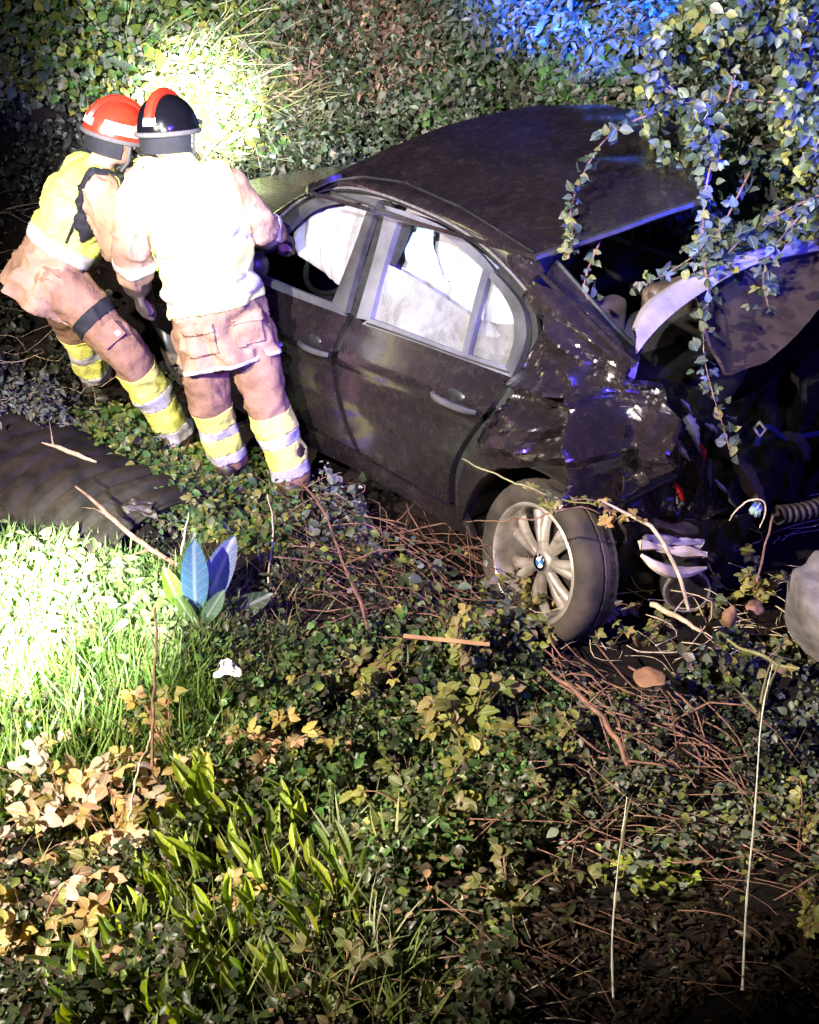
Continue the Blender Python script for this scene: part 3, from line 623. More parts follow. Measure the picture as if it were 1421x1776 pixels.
# wheels
def wheel(center, nrm, up, R=.33, rim=.242, wd=.215, detail=True):
    c = np.asarray(center, float); n = unit(nrm); u = unit(np.asarray(up) - n * (np.asarray(up) @ n)); a = np.cross(u, n)
    wh = bpy.data.objects.new('wheel', None); COL.objects.link(wh); wh.parent = car; wh.matrix_parent_inverse = Matrix.Translation(-Vector(car.location)); wh.location = Vector(c)
    def ring(prof, N=72, tread=False):
        V = []; F = []; m = len(prof)
        for i in range(N):
            an = 2 * math.pi * i / N
            for j, (r, o) in enumerate(prof):
                rr = r
                if tread and r > R * .985 and i % 2: rr = r - .003
                V.append(c + rr * (math.cos(an) * a + math.sin(an) * u) + n * o)
        for i in range(N):
            for j in range(m):
                j2 = (j + 1) % m; i2 = (i + 1) % N
                F.append((i * m + j, i2 * m + j, i2 * m + j2, i * m + j2))
        return V, F
    ty = [(rim, 0), (rim + .012, .012), (rim + .035, .018), (R - .03, .014), (R - .012, 0), (R, -.022), (R, -.06), (R - .008, -.064), (R - .008, -.07), (R, -.074),
          (R, -.12), (R - .008, -.124), (R - .008, -.13), (R, -.134), (R, -wd + .02), (R - .02, -wd), (rim, -wd)]
    Geo().add(*ring(ty, 96, True)).obj('tyre', TYRE, wh, sharp=35)
    rp = [(rim + .006, .004), (rim - .004, .010), (rim - .012, .004), (rim - .016, -.015), (rim - .022, -.09), (rim - .03, -.16), (rim - .02, -.165), (rim + .004, -.16)]
    Geo().add(*ring(rp, 72)).obj('rim', RIM, wh, sharp=50)
    ge = Geo(); hub = c + n * -.05
    def P(r, an, o): return c + r * (math.cos(an) * a + math.sin(an) * u) + n * o
    for k in range(7):
        for dlt in (-.16, .16):
            a0 = 2 * math.pi * k / 7 + .2
            rows = []
            for t in np.linspace(0, 1, 7):
                r = .045 + (rim - .022 - .045) * t; ce = a0 + dlt * (.35 + .65 * t); hw = (.017 + .008 * t) / max(r, .05)
                o = -.050 - .022 * t + .008 * math.sin(math.pi * t)
                rows.append([P(r, ce - hw, o - .02), P(r, ce - hw * .7, o), P(r, ce, o + .006), P(r, ce + hw * .7, o), P(r, ce + hw, o - .02)])
            rows = np.array(rows); nn = 5
            V = rows.reshape(-1, 3); ge.add(V, [(i * nn + j, i * nn + j + 1, (i + 1) * nn + j + 1, (i + 1) * nn + j) for i in range(6) for j in range(4)])
    ge.obj('spokes', RIM, wh, sharp=60)
    ge = Geo(); V, F_ = ring([(.001, -.036), (.03, -.037), (.046, -.042), (.056, -.055), (.056, -.08), (.001, -.08)], 40); ge.add(V, F_); ge.obj('hub', RIM, wh)
    ge = Geo(); V, F_ = ring([(.001, -.10), (.155, -.10), (.155, -.125), (.001, -.125)], 48); ge.add(V, F_); ge.obj('brake_disc', DARKM, wh)
    if detail:
        # hub roundel: black ring, blue and white quarters, three letters on the ring
        me = bpy.data.meshes.new('hub_emblem'); V = []; F_ = []; mi = []
        def sector(r0, r1, a0, a1, o, m, N=10):
            b0 = len(V)
            for i in range(N + 1):
                an = a0 + (a1 - a0) * i / N; V.append(P(r0, an, o)); V.append(P(r1, an, o))
            for i in range(N): F_.append((b0 + 2 * i, b0 + 2 * i + 1, b0 + 2 * i + 3, b0 + 2 * i + 2)); mi.append(m)
        tilt = -.15
        sector(.0215, .0345, 0, 2 * math.pi, -.0335, 0, 40); sector(.0335, .036, 0, 2 * math.pi, -.0325, 3, 40)
        for k in range(4): sector(.0, .0215, tilt + k * math.pi / 2, tilt + (k + 1) * math.pi / 2, -.033, 1 if k % 2 else 2)
        LET = {'B': [[(0, 0), (0, 1)], [(0, 1), (.6, .85)], [(.6, .85), (.1, .5)], [(.1, .5), (.65, .25)], [(.65, .25), (0, 0)]],
               'M': [[(0, 0), (0, 1)], [(0, 1), (.4, .3)], [(.4, .3), (.8, 1)], [(.8, 1), (.8, 0)]],
               'W': [[(0, 1), (.2, 0)], [(.2, 0), (.45, .7)], [(.45, .7), (.7, 0)], [(.7, 0), (.9, 1)]]}
        for ch, an in (('B', math.pi / 2 + .62 + tilt), ('M', math.pi / 2 + tilt), ('W', math.pi / 2 - .62 + tilt)):
            ci, si = math.cos(an), math.sin(an)
            for (x0, y0), (x1, y1) in LET[ch]:
                pa = np.array([(x0 - .4) * .009, (y0 - .5) * .009]); pb = np.array([(x1 - .4) * .009, (y1 - .5) * .009])
                dv = unit(pb - pa); nn2 = np.array([-dv[1], dv[0]]) * .0009; b0 = len(V)
                for q in (pa - nn2, pb - nn2, pb + nn2, pa + nn2):
                    rad = .028 + q[1]; tx = q[0]
                    w2 = np.array([ci * rad + si * tx, si * rad - ci * tx]); V.append(c + w2[0] * a + w2[1] * u + n * -.0322)
                F_.append((b0, b0 + 1, b0 + 2, b0 + 3)); mi.append(1)
        me.from_pydata([tuple(v) for v in V], [], F_)
        for m_ in (BLACKH, WHITEP, BLUEP, CHROME): me.materials.append(m_)
        me.polygons.foreach_set('material_index', mi); me.update(); link('hub_emblem', me, wh)
    return wh
HUB = at_y(924, 978, -.80)
wheel(HUB, (-.07, -.98, .14), (0, 0, 1), .318, .230, .115)
wheel((-2.72, -.80, .33), (-.1, -.99, .05), (0, 0, 1), detail=False)
wheel((-2.72, .80, .33), (0, 1, 0), (0, 0, 1), detail=False)

# ================================================================== rescuers
def remesh(parts, voxel, name, mat, parent, wrinkle=0, seed=0, wscale=14, smooth_it=6):
    """parts: list of chains; a chain is [(point, radius or (rx,ry,rz), basis)] filled with balls, then fused into one skin"""
    ge = Geo()
    for ch in parts:
        for (p0, r0, R0), (p1, r1, R1) in zip(ch[:-1], ch[1:]):
            r0 = np.broadcast_to(np.asarray(r0, float), (3,)); r1 = np.broadcast_to(np.asarray(r1, float), (3,))
            n = max(2, int(np.linalg.norm(np.asarray(p1) - np.asarray(p0)) / (.28 * min(r0.min(), r1.min()))) + 1)
            for t in np.linspace(0, 1, n):
                B_ = None
                if R0 is not None: B_ = R0 if R1 is None or t < .5 else R1
                ge.ball(np.asarray(p0) * (1 - t) + np.asarray(p1) * t, r0 * (1 - t) + r1 * t, 12, 8, B_)
    me = mesh(name, ge.V, ge.F); o = bpy.data.objects.new(name, me); COL.objects.link(o)
    m = o.modifiers.new('r', 'REMESH'); m.mode = 'VOXEL'; m.voxel_size = voxel
    s = o.modifiers.new('s', 'SMOOTH'); s.factor = .5; s.iterations = smooth_it
    dg = bpy.context.evaluated_depsgraph_get(); me2 = bpy.data.meshes.new_from_object(o.evaluated_get(dg))
    bpy.data.objects.remove(o); bpy.data.meshes.remove(me)
    n = len(me2.vertices); co = np.empty(n * 3, np.float32); me2.vertices.foreach_get('co', co); co = co.reshape(-1, 3)
    if wrinkle:
        no = np.empty(n * 3, np.float32); me2.vertices.foreach_get('normal', no); no = no.reshape(-1, 3)
        w_ = co + .02 * np.stack([vnoise(co * 9, seed + k, 2) for k in range(3)], 1)
        a = vnoise(w_ * np.array([wscale, wscale, wscale * 1.6]), seed, 2); b = vnoise(w_ * wscale * 2.4, seed + 9, 2)
        co = co + no * (wrinkle * ((1 - np.minimum(np.abs(a) * 1.6, 1)) ** 1.5 * 1.3 - .5 + .3 * b))[:, None]
        me2.vertices.foreach_set('co', co.astype(np.float32).ravel())
    me2.polygons.foreach_set('use_smooth', [True] * len(me2.polygons)); me2.materials.clear(); me2.name = name; me2.update()
    return link(name, me2, parent, mat)
def basis(x, z):
    z = unit(z); x = unit(np.asarray(x) - z * (np.asarray(x) @ z)); y = np.cross(z, x); return np.stack([x, y, z], 1)
def chain(pts, rad): return [(np.asarray(p, float), r, None) for p, r in zip(pts, rad)]
def band(name, p0, p1, r0, r1, mat, parent, n=5, wob=.004):
    p0, p1 = np.asarray(p0), np.asarray(p1); ax = unit(p1 - p0); a = unit(np.cross(ax, (.3, .5, .8))); b = np.cross(ax, a); N = 28
    V = []; F_ = []
    prof = [(0, -.012)] + [(t, 0) for t in np.linspace(0, 1, n)] + [(1, -.012)]
    for j, (t, dr) in enumerate(prof):
        for i in range(N):
            an = 2 * math.pi * i / N; r = r0 + (r1 - r0) * t + dr + wob * math.sin(3 * an + 4 * t) * (1 if dr == 0 else 0)
            V.append(p0 + (p1 - p0) * t + r * (math.cos(an) * a + math.sin(an) * b))
    m = len(prof)
    for j in range(m - 1):
        for i in range(N): F_.append((j * N + i, j * N + (i + 1) % N, (j + 1) * N + (i + 1) % N, (j + 1) * N + i))
    return link(name, mesh(name, V, F_), parent, mat)
def lerp(a, b, t): return np.asarray(a) * (1 - t) + np.asarray(b) * t
def trimmesh(o, planes, keep=None, off=0):
    bm = bmesh.new(); bm.from_mesh(o.data)
    if keep is not None:
        bad = [f for f in bm.faces if not keep(np.array(f.calc_center_median()))]; bmesh.ops.delete(bm, geom=bad, context='FACES')
    for co, no in planes:
        bmesh.ops.bisect_plane(bm, geom=bm.verts[:] + bm.edges[:] + bm.faces[:], dist=1e-5, plane_co=Vector(co), plane_no=Vector(no), clear_outer=True)
    bm.normal_update()
    if off:
        for v in bm.verts: v.co += v.normal * off
    bm.to_mesh(o.data); bm.free(); o.data.polygons.foreach_set('use_smooth', [True] * len(o.data.polygons)); o.data.update()
def cutcopy(src, name, mat, parent, planes, off, keep=None, th=.003):
    me = src.data.copy(); me.name = name; me.materials.clear(); o = link(name, me, parent, mat); trimmesh(o, planes, keep, off)
    m = o.modifiers.new('t', 'SOLIDIFY'); m.thickness = th; m.offset = -1; return o
def boxpatch(src, name, mat, c, axes, half, off=.007, th=.004):
    pl = []
    for a, h in zip(axes, half): a = unit(a); pl += [(np.asarray(c) + a * h, a), (np.asarray(c) - a * h, -a)]
    return cutcopy(src, name, mat, src, pl, off, None, th)
def handchains(wr, tip, palm_n, sc=1.0, curl=.5):
    """palm and five bent fingers from wrist wr towards tip"""
    f = unit(np.asarray(tip) - np.asarray(wr)); n = unit(np.asarray(palm_n) - f * (np.asarray(palm_n) @ f)); s = np.cross(f, n); out_ = []
    wr = np.asarray(wr)
    for k, ln in zip((-1.5, -.5, .5, 1.5), (.062, .074, .078, .070)):
        b0 = wr + f * .02 * sc + s * k * .011 * sc; b1 = wr + f * .088 * sc + s * k * .022 * sc
        q1 = b1 + (f * math.cos(curl) + n * math.sin(curl)) * ln * .5 * sc; q2 = q1 + (f * math.cos(curl * 2.2) + n * math.sin(curl * 2.2)) * ln * .45 * sc
        out_.append(chain([b0, b1, q1, q2], [.017 * sc, .0125 * sc, .0105 * sc, .009 * sc]))
    t0 = wr + f * .025 * sc + s * .022 * sc; t1 = wr + f * .06 * sc + s * .056 * sc + n * .015 * sc; t2 = wr + f * .092 * sc + s * .062 * sc + n * .032 * sc
    out_.append(chain([t0, t1, t2], [.016 * sc, .0135 * sc, .011 * sc]))
    out_.append(chain([wr - f * .03 * sc, wr + f * .03 * sc], [.024 * sc, .023 * sc]))
    return out_
def boot(parent, ank, toe, name='boot'):
    ank, toe = np.asarray(ank), np.asarray(toe); f = unit((toe - ank) * [1, 1, 0]); base = np.array([ank[0], ank[1], ank[2] - .085])
    ch = [chain([ank + UP * .12, ank + UP * .02, base + UP * .055], [.066, .062, .058]),
          chain([base - f * .055 + UP * .05, base + f * .05 + UP * .05, base + f * .16 + UP * .042, base + f * .205 + UP * .038], [.052, .055, .052, .040])]
    o = remesh(ch, .012, name, BOOT, parent, .003, 3, 18)
    s = Geo(); N = 24; prof = []
    for i in range(N):
        an = 2 * math.pi * i / N; x = math.cos(an); y = math.sin(an)
        prof.append(base + f * (.07 + .165 * x) + np.cross(UP, f) * y * (.052 + .006 * x))
    V = [p + UP * .014 for p in prof] + [p - UP * .016 for p in prof]
    s.add(V, [(i, (i + 1) % N, N + (i + 1) % N, N + i) for i in range(N)] + [tuple(range(N))[::-1], tuple(range(N, 2 * N))]); s.obj('boot_sole', BOOT, o)
    return o
def helmet(parent, c, upv, fwd, shell, r=.135, stripe=True):
    Bz = basis(fwd, upv); c = np.asarray(c, float)
    def LP(x, y, z): return c + Bz @ np.array([x, y, z])
    V = []; F_ = []; nu_, nv_ = 32, 12
    for j in range(nv_ + 1):
        th = .5 * math.pi * j / nv_ * 1.12
        for i in range(nu_):
            ph = 2 * math.pi * i / nu_; k = 1.14 if math.cos(ph) > 0 else 1.10
            rr = math.sin(th) * r; z = math.cos(th) * r * 1.05
            fl = .004 * sm(np.array((th - 1.35) / .4))
            V.append(LP((rr + fl) * math.cos(ph) * k, (rr + fl) * math.sin(ph) * .98, z))
    for j in range(nv_):
        for i in range(nu_): F_.append((j * nu_ + i, (j + 1) * nu_ + i, (j + 1) * nu_ + (i + 1) % nu_, j * nu_ + (i + 1) % nu_))
    he = link('helmet', mesh('helmet', V, F_), parent, shell)
    sd = he.modifiers.new('thick', 'SOLIDIFY'); sd.thickness = .008
    zb = math.cos(.5 * math.pi * 1.12) * r * 1.05
    ge = Geo(); ge.tube([LP((r + .001) * 1.12 * math.cos(a), (r + .001) * .99 * math.sin(a), zb + .006) for a in np.linspace(0, 2 * math.pi, 41)], .010, 8); ge.obj('helmet_rim', GREYB, he)
    # ridge over the top
    ge = Geo(); ge.tube([LP(1.12 * r * 1.0 * math.sin(a), 0, r * 1.065 * math.cos(a)) for a in np.linspace(-1.25, 1.25, 22)], [.022] * 22, 8); ge.obj('helmet_ridge', REDH, he)
    if stripe:
        for sgn in (1, -1):
            rows = []
            for q in (.50, .56, .62, .68):
                rows.append([LP(1.13 * (r + .003) * math.cos(p) * math.sin(q * math.pi * .62 + .18), .985 * (r + .003) * math.sin(p) * math.sin(q * math.pi * .62 + .18) * sgn, 1.06 * (r + .003) * math.cos(q * math.pi * .62 + .18)) for p in np.linspace(.7, 2.5, 16)])
            slab('helmet_stripe', np.array(rows), .003, SILVER, he, -(Bz @ np.array([0, sgn, .3])))
    pl_ = [[LP(-1.13 * (r + .003) * math.cos(p) * math.sin(q), .985 * (r + .003) * math.sin(p) * math.sin(q), 1.06 * (r + .003) * math.cos(q)) for p in np.linspace(-.24, .24, 6)] for q in np.linspace(1.22, 1.46, 4)]
    slab('helmet_plate', np.array(pl_), .003, SILVER, he, Bz @ np.array([1, 0, 0]))
    # visor roll and chin strap
    ge = Geo(); ge.tube([LP(1.16 * (r + .004) * math.cos(a), 1.0 * (r + .004) * math.sin(a), .012) for a in np.linspace(-1.0, 1.0, 15)], .012, 6); ge.obj('visor_roll', BLACKH, he)
    for sgn in (1, -1):
        ge = Geo(); ge.tube([LP(.01, sgn * .112, zb), LP(.03, sgn * .092, -.10), LP(.05, sgn * .03, -.155)], .007, 6); ge.obj('chin_strap', GREYB, he)
    # neck curtain
    rows = [[LP(-.98 * rr_ * math.cos(p), rr_ * math.sin(p), zz) for p in np.linspace(-1.35, 1.35, 18)] for rr_, zz in ((r * 1.0, zb + .005), (r * .98, zb - .03), (r * .94, zb - .05), (r * .93, zb - .07))]
    slab('neck_curtain', np.array(rows), .006, NAVY, he, Bz @ np.array([1, 0, 0]))
    return he
def headchains(c, upv, fwd):
    Bz = basis(fwd, upv); c = np.asarray(c)
    def LP(x, y, z): return c + Bz @ np.array([x, y, z])
    return [[(LP(-.01, 0, .02), (.095, .078, .10), Bz), (LP(.0, 0, .0), (.092, .076, .10), Bz)],
            [(LP(.025, 0, -.05), (.062, .056, .06), Bz), (LP(.05, 0, -.085), (.036, .036, .026), Bz)],
            chain([LP(.085, 0, .0), LP(.108, 0, -.03), LP(.098, 0, -.036)], [.010, .014, .012]),
            chain([LP(.082, -.022, -.062), LP(.088, 0, -.06), LP(.082, .022, -.062)], [.009, .010, .009]),
            chain([LP(.0, .078, .0), LP(-.005, .082, -.03)], [.016, .012]), chain([LP(.0, -.078, .0), LP(-.005, -.082, -.03)], [.016, .012]),
            chain([LP(.083, .032, .016), LP(.083, .030, .016)], [.012, .012]), chain([LP(.083, -.032, .016), LP(.083, -.030, .016)], [.012, .012])], LP
def rescuer(label, J, facing, hair_c, vest, vest_cut, helmet_mat, stripe, headup, headf):
    root = empty('person', np.array([lerp(J['anL'], J['anR'], .5)[0], lerp(J['anL'], J['anR'], .5)[1], .05]), label, 'person', 'rescuers at the car')
    f = unit(facing); hips = lerp(J['hipL'], J['hipR'], .5); ch = lerp(J['shL'], J['shR'], .5); sp = unit(ch - hips)
    across = unit(J['shR'] - J['shL']); hac = unit(J['hipR'] - J['hipL'])
    B1 = basis(across, sp); B0 = basis(hac, sp)
    wai = lerp(hips, ch, .42); che = lerp(hips, ch, .8)
    nk = ch + sp * .06; hd = J['head']
    # one continuous body
    hc, LP = headchains(hd, headup, headf)
    body = [chain([nk - sp * .03, lerp(nk, hd, .5), hd - unit(headup) * .06], [.06, .055, .055]),
            [(hips, (.155, .105, .11), B0), (wai, (.14, .095, .1), B1), (che, (.165, .105, .12), B1), (ch, (.13, .08, .07), B1)]]
    for s in 'LR':
        body += [chain([J['sh' + s], J['el' + s], J['wr' + s]], [.055, .042, .030]), chain([J['hip' + s], J['kn' + s], J['an' + s]], [.085, .058, .042])]
        body += handchains(J['wr' + s], J['ha' + s], J['pn' + s], 1.0, .45)
        body.append(chain([J['an' + s], J['an' + s] - UP * .06 + .10 * unit((J['toe' + s] - J['an' + s]) * [1, 1, 0])], [.042, .036]))
    bo = remesh(body + hc, .012, 'body', SKIN, root, smooth_it=3)
    for s in (-1, 1):
        ge = Geo(); ge.ball(LP(.090, .031 * s, .016), .0085, 10, 7); ge.obj('eye', WHITEP, bo)
    # trousers
    tr = [[(hips + sp * .05, (.168, .13, .10), B0), (hips - sp * .05, (.165, .128, .09), B0)]]
    for s in 'LR':
        kn, an = J['kn' + s], J['an' + s]; cuff = an + unit(kn - an) * .02
        tr.append(chain([J['hip' + s], lerp(J['hip' + s], kn, .5), kn, lerp(kn, an, .5), cuff], [.120, .106, .096, .093, .094]))
    tro = remesh(tr, .013, 'trousers', TROUSER, root, .011, 5, 13)
    for s, o_ in (('L', 'R'), ('R', 'L')):
        kn, an = J['kn' + s], J['an' + s]; ax_ = unit(an - kn)
        def mine(c, kn=kn, an=an, o_=o_):
            def dseg(p, a, b): t = np.clip((p - a) @ (b - a) / ((b - a) @ (b - a)), -.4, 1.3); return np.linalg.norm(p - a - t * (b - a))
            return dseg(c, kn, an) < min(dseg(c, J['kn' + o_], J['an' + o_]), .16)
        for (a0, a1, mt, nm) in ((.14, .40, HIVIS, 'yellow_band'), (.40, .54, SILVER, 'reflective_band'), (.54, .80, HIVIS, 'yellow_band'), (.80, .95, SILVER, 'reflective_band')):
            cutcopy(tro, nm, mt, tro, [(lerp(kn, an, a0), -ax_), (lerp(kn, an, a1), ax_)], .003, mine)
        boot(root, an, J['toe' + s])
    # jacket with sleeves, open at the hem
    jk = [[(hips - sp * .24, (.235, .195, .05), B0), (hips - sp * .02, (.215, .175, .09), B0), (wai, (.195, .150, .10), B1), (che, (.205, .148, .11), B1), (ch + sp * .0, (.165, .110, .07), B1)],
          chain([ch, ch + sp * .06], [.085, .072])]
    for s in 'LR':
        jk.append(chain([lerp(ch, J['sh' + s], .72), lerp(ch, J['sh' + s], .95) - sp * .02, lerp(J['sh' + s], J['el' + s], .5), J['el' + s], lerp(J['el' + s], J['wr' + s], .5), lerp(J['el' + s], J['wr' + s], .74)], [.096, .094, .086, .080, .078, .078]))
    jo = remesh(jk, .013, 'jacket', TAN, root, .011, 8, 12)
    hem = hips - sp * .13
    n_ = len(jo.data.vertices); co = np.empty(n_ * 3, np.float32); jo.data.vertices.foreach_get('co', co); co = co.reshape(-1, 3)
    rel = co - hips; tz = rel @ sp; x_ = rel @ B0[:, 0]; y_ = rel @ B0[:, 1]; an_ = np.arctan2(y_, x_); rr_ = np.hypot(x_, y_)
    am = .020 * sm((.22 - tz) / .3) * (rr_ < .34) * np.sin(7 * an_ + 1.5 * vnoise(co * 5, 3, 2) + tz * 4) + .012 * sm((.45 - np.abs(tz - .2)) / .4) * (rr_ < .3) * np.sin(tz * 46 + 3 * vnoise(co * 6, 13, 2))
    co = co + (B0[:, 0] * (np.cos(an_) * am)[:, None] + B0[:, 1] * (np.sin(an_) * am)[:, None]); jo.data.vertices.foreach_set('co', co.astype(np.float32).ravel()); jo.data.update()
    # vest cut to the jacket's own surface
    ve_t = lerp(hips, ch, vest_cut); xs = B1[:, 0]; cb = lerp(hips, ch, .85)
    vo = cutcopy(jo, 'hi_vis_vest', vest, root, [(ve_t, -sp), (cb + xs * .185, unit(xs + sp * .12)), (cb - xs * .185, unit(-xs + sp * .12))], .010, None, .006)
    for sg in (1, -1):
        nn_ = unit(xs * sg + sp * .12); oc = cb + xs * sg * .185; cutcopy(jo, 'armhole_trim', NAVY if stripe else HIVIS, vo, [(cb + xs * sg * .168, -nn_), (cb + xs * sg * .198, nn_), (oc - sp * .15, -sp), (oc + B1[:, 1] * .15, B1[:, 1]), (oc - B1[:, 1] * .15, -B1[:, 1])], .014, None, .005)
    for s in 'LR':
        e_, w_ = J['el' + s], J['wr' + s]; ax_ = unit(w_ - e_)
        near = lambda c, e_=e_, w_=w_: np.linalg.norm(c - e_ - (w_ - e_) * np.clip((c - e_) @ (w_ - e_) / ((w_ - e_) @ (w_ - e_)), 0, 1)) < .13
        cutcopy(jo, 'sleeve_band', HIVIS if stripe else SILVER, jo, [(lerp(e_, w_, .34), -ax_), (lerp(e_, w_, .58), ax_)], .003, near)
    if not stripe: cutcopy(jo, 'hem_tape', SILVER, jo, [(hem, -sp), (hem + sp * .016, sp)], .004)
    trimmesh(jo, [(hem, -sp)])
    sd_ = jo.modifiers.new('t', 'SOLIDIFY'); sd_.thickness = .006
    # gloves with five fingers
    for s in 'LR':
        g_ = [ [(p, np.asarray(r) + .0035, None) for p, r, _ in c] for c in handchains(J['wr' + s], J['ha' + s], J['pn' + s], 1.12, .45)]
        g_.append(chain([lerp(J['el' + s], J['wr' + s], .62), J['wr' + s]], [.070, .064]))
        remesh(g_, .0075, 'glove', GLOVE, root, .001, 4, 40, 3)
    helmet(root, hd + unit(headup) * .025, headup, headf, helmet_mat, .124, stripe)
    return root, dict(hips=hips, ch=ch, sp=sp, B1=B1, B0=B0, che=che, wai=wai, vest=vo, jacket=jo, trousers=tro)

def jt(d): return {k: (at_d(*v) if len(v) == 3 and k[:2] != 'pn' else np.asarray(v)) for k, v in d.items()}
J2 = jt(dict(head=(292, 232, 4.84), shL=(242, 318, 4.74), shR=(398, 318, 4.84), elL=(226, 425, 4.66), wrL=(238, 492, 4.74), haL=(248, 545, 4.78),
             elR=(446, 392, 4.86), wrR=(474, 402, 5.03), haR=(496, 418, 5.12), hipL=(348, 575, 4.70), hipR=(428, 572, 4.72),
             knL=(362, 690, 4.68), anL=(396, 792, 4.74), toeL=(412, 806, 4.98), knR=(462, 695, 4.62), anR=(508, 826, 4.60), toeR=(530, 838, 4.84),
             pnL=(.4, .6, 0), pnR=(0, 0, -1)))
up2 = unit(UP + RT * -.06 + FW * .12); f2 = unit(FW + RT * .35 - UP * .25)
r2, i2 = rescuer('firefighter seen from behind in black helmet and glaring vest, reaching to the car window', J2, f2, None, VESTW, .18, BLACKH, False, up2, f2)
J1 = jt(dict(head=(198, 238, 5.10), shL=(140, 300, 5.30), shR=(180, 335, 4.98), elR=(204, 425, 4.90), wrR=(252, 462, 5.04), haR=(290, 480, 5.10),
             elL=(190, 400, 5.42), wrL=(240, 440, 5.46), haL=(270, 455, 5.5), hipR=(105, 488, 4.98), hipL=(75, 470, 5.18),
             knR=(226, 618, 4.88), anR=(310, 758, 5.02), toeR=(342, 772, 5.16), knL=(128, 560, 5.42), anL=(168, 650, 5.62), toeL=(198, 660, 5.75),
             pnR=(0, 0, -1), pnL=(0, 0, -1)))
up1 = unit(UP + RT * .30 + FW * .10); f1 = unit(RT * .72 + FW * .75 - UP * .3)
r1, i1 = rescuer('firefighter in red helmet and yellow vest bending over with one leg bent', J1, f1, None, HIVIS, .30, REDH, True, up1, f1)
# reflective tapes and pocket details
def vest_band(i, t0, t1):
    cutcopy(i['vest'], 'reflective_band', SILVER, i['vest'], [(lerp(i['hips'], i['ch'], t0), -i['sp']), (lerp(i['hips'], i['ch'], t1), i['sp'])], .003)
vest_band(i1, .30, .42); vest_band(i2, .24, .36); vest_band(i2, .58, .70)
for i_, J_ in ((i1, J1), (i2, J2)):
    tc_ = unit((CAM - i_['hips']) - i_['sp'] * ((CAM - i_['hips']) @ i_['sp'])); sx_ = unit(np.cross(i_['sp'], tc_))
    for k_ in ((-.10, .10) if i_ is i2 else (.02,)):
        pc = i_['hips'] + i_['sp'] * .0 + tc_ * .2 + sx_ * k_
        boxpatch(i_['jacket'], 'pocket', TAN, pc, (i_['sp'], sx_, tc_), (.055, .06, .2), .010, .008)
        boxpatch(i_['jacket'], 'pocket_flap', TAN, pc + i_['sp'] * .055, (i_['sp'], sx_, tc_), (.018, .064, .2), .018, .006)
    boxpatch(i_['vest'], 'back_seam', SILVER if i_ is i2 else NAVY, i_['che'] + tc_ * .2, (i_['sp'], sx_, tc_), (.16, .006, .2), .004, .003)
thd = unit(J1['knR'] - J1['hipR'])
cutcopy(i1['trousers'], 'thigh_patch', NAVY, i1['trousers'], [(lerp(J1['hipR'], J1['knR'], .42), -thd), (lerp(J1['hipR'], J1['knR'], .56), thd)], .004, lambda c: np.linalg.norm(c - lerp(J1['hipR'], J1['knR'], .49)) < .18 and (c - lerp(J1['hipR'], J1['knR'], .49)) @ np.cross(thd, RT) > -10)
pk = lerp(J1['hipR'], J1['knR'], .70); tc = unit(CAM - pk); pr_ = basis(thd, tc)
ge = Geo(); ge.box(pk + tc * .112, (.085, .11, .02), pr_); ge.obj('cargo_pocket', TROUSER, i1['trousers'], False)
ge = Geo(); ge.box(pk + tc * .124 + pr_ @ np.array([.02, .03, 0]), (.022, .022, .004), pr_); ge.obj('pocket_tab', SILVER, i1['trousers'], False)
# ================================================================== plants
def leaf_t(wd=.36, fold=.16, droop=.16):
    rows = [(.16, .62), (.40, 1.0), (.70, .72)]; V = [(0, 0, 0)]
    for t, k in rows: V += [(-wd * k, t, fold * k - droop * t * t), (0, t + .03, -droop * t * t), (wd * k, t, fold * k - droop * t * t)]
    V.append((0, 1, -droop)); F_ = [(0, 2, 1), (0, 3, 2)]
    for i in range(2):
        o = 1 + 3 * i
        for j in range(2): F_ += [(o + j, o + j + 1, o + j + 4), (o + j, o + j + 4, o + j + 3)]
    F_ += [(7, 8, 10), (8, 9, 10)]; return np.array(V, float), np.array(F_)
def trio_t(wd=.36):
    v, f = leaf_t(wd, .14, .22); Vs = []; Fs = []
    for an, sc, off in ((0, 1.0, .38), (1.3, .84, .30), (-1.3, .84, .30)):
        c, s = math.cos(an), math.sin(an); q = v * sc * .66
        q = np.stack([q[:, 0] * c - q[:, 1] * s, q[:, 0] * s + q[:, 1] * c + off * .62, q[:, 2] - .08 * abs(an) + .05], 1)
        Fs.append(f + len(np.concatenate(Vs)) if Vs else f); Vs.append(q)
    st = np.array([(-.012, 0, 0), (.012, 0, 0), (.01, .26, 0), (-.01, .26, 0)]); n = sum(map(len, Vs)); Vs.append(st); Fs.append(np.array([(0, 1, 2), (0, 2, 3)]) + n)
    return np.concatenate(Vs), np.concatenate(Fs)
def blade_t(n=4, wd=.03, bend=.35):
    V = []; F_ = []
    for i in range(n + 1):
        t = i / n; ww = wd * (1 - t) ** .6 * (1 if t < 1 else 0) + .001; V += [(-ww, t, -bend * t * t), (ww, t, -bend * t * t)]
    for i in range(n): F_ += [(2 * i, 2 * i + 1, 2 * i + 3), (2 * i, 2 * i + 3, 2 * i + 2)]
    return np.array(V, float), np.array(F_)
LT = leaf_t(); LTN = leaf_t(.2, .10, .3); TT = trio_t(); BT = blade_t()
IVY = (np.array([(0, 0, 0), (-.30, -.02, .05), (.30, -.02, .05), (-.52, .40, .07), (.52, .40, .07), (0, .42, -.02), (-.24, .55, .04), (.24, .55, .04), (0, 1, -.1)], float),
       np.array([(0, 5, 1), (0, 2, 5), (1, 5, 3), (2, 4, 5), (3, 5, 6), (5, 4, 7), (6, 5, 8), (5, 7, 8)]))
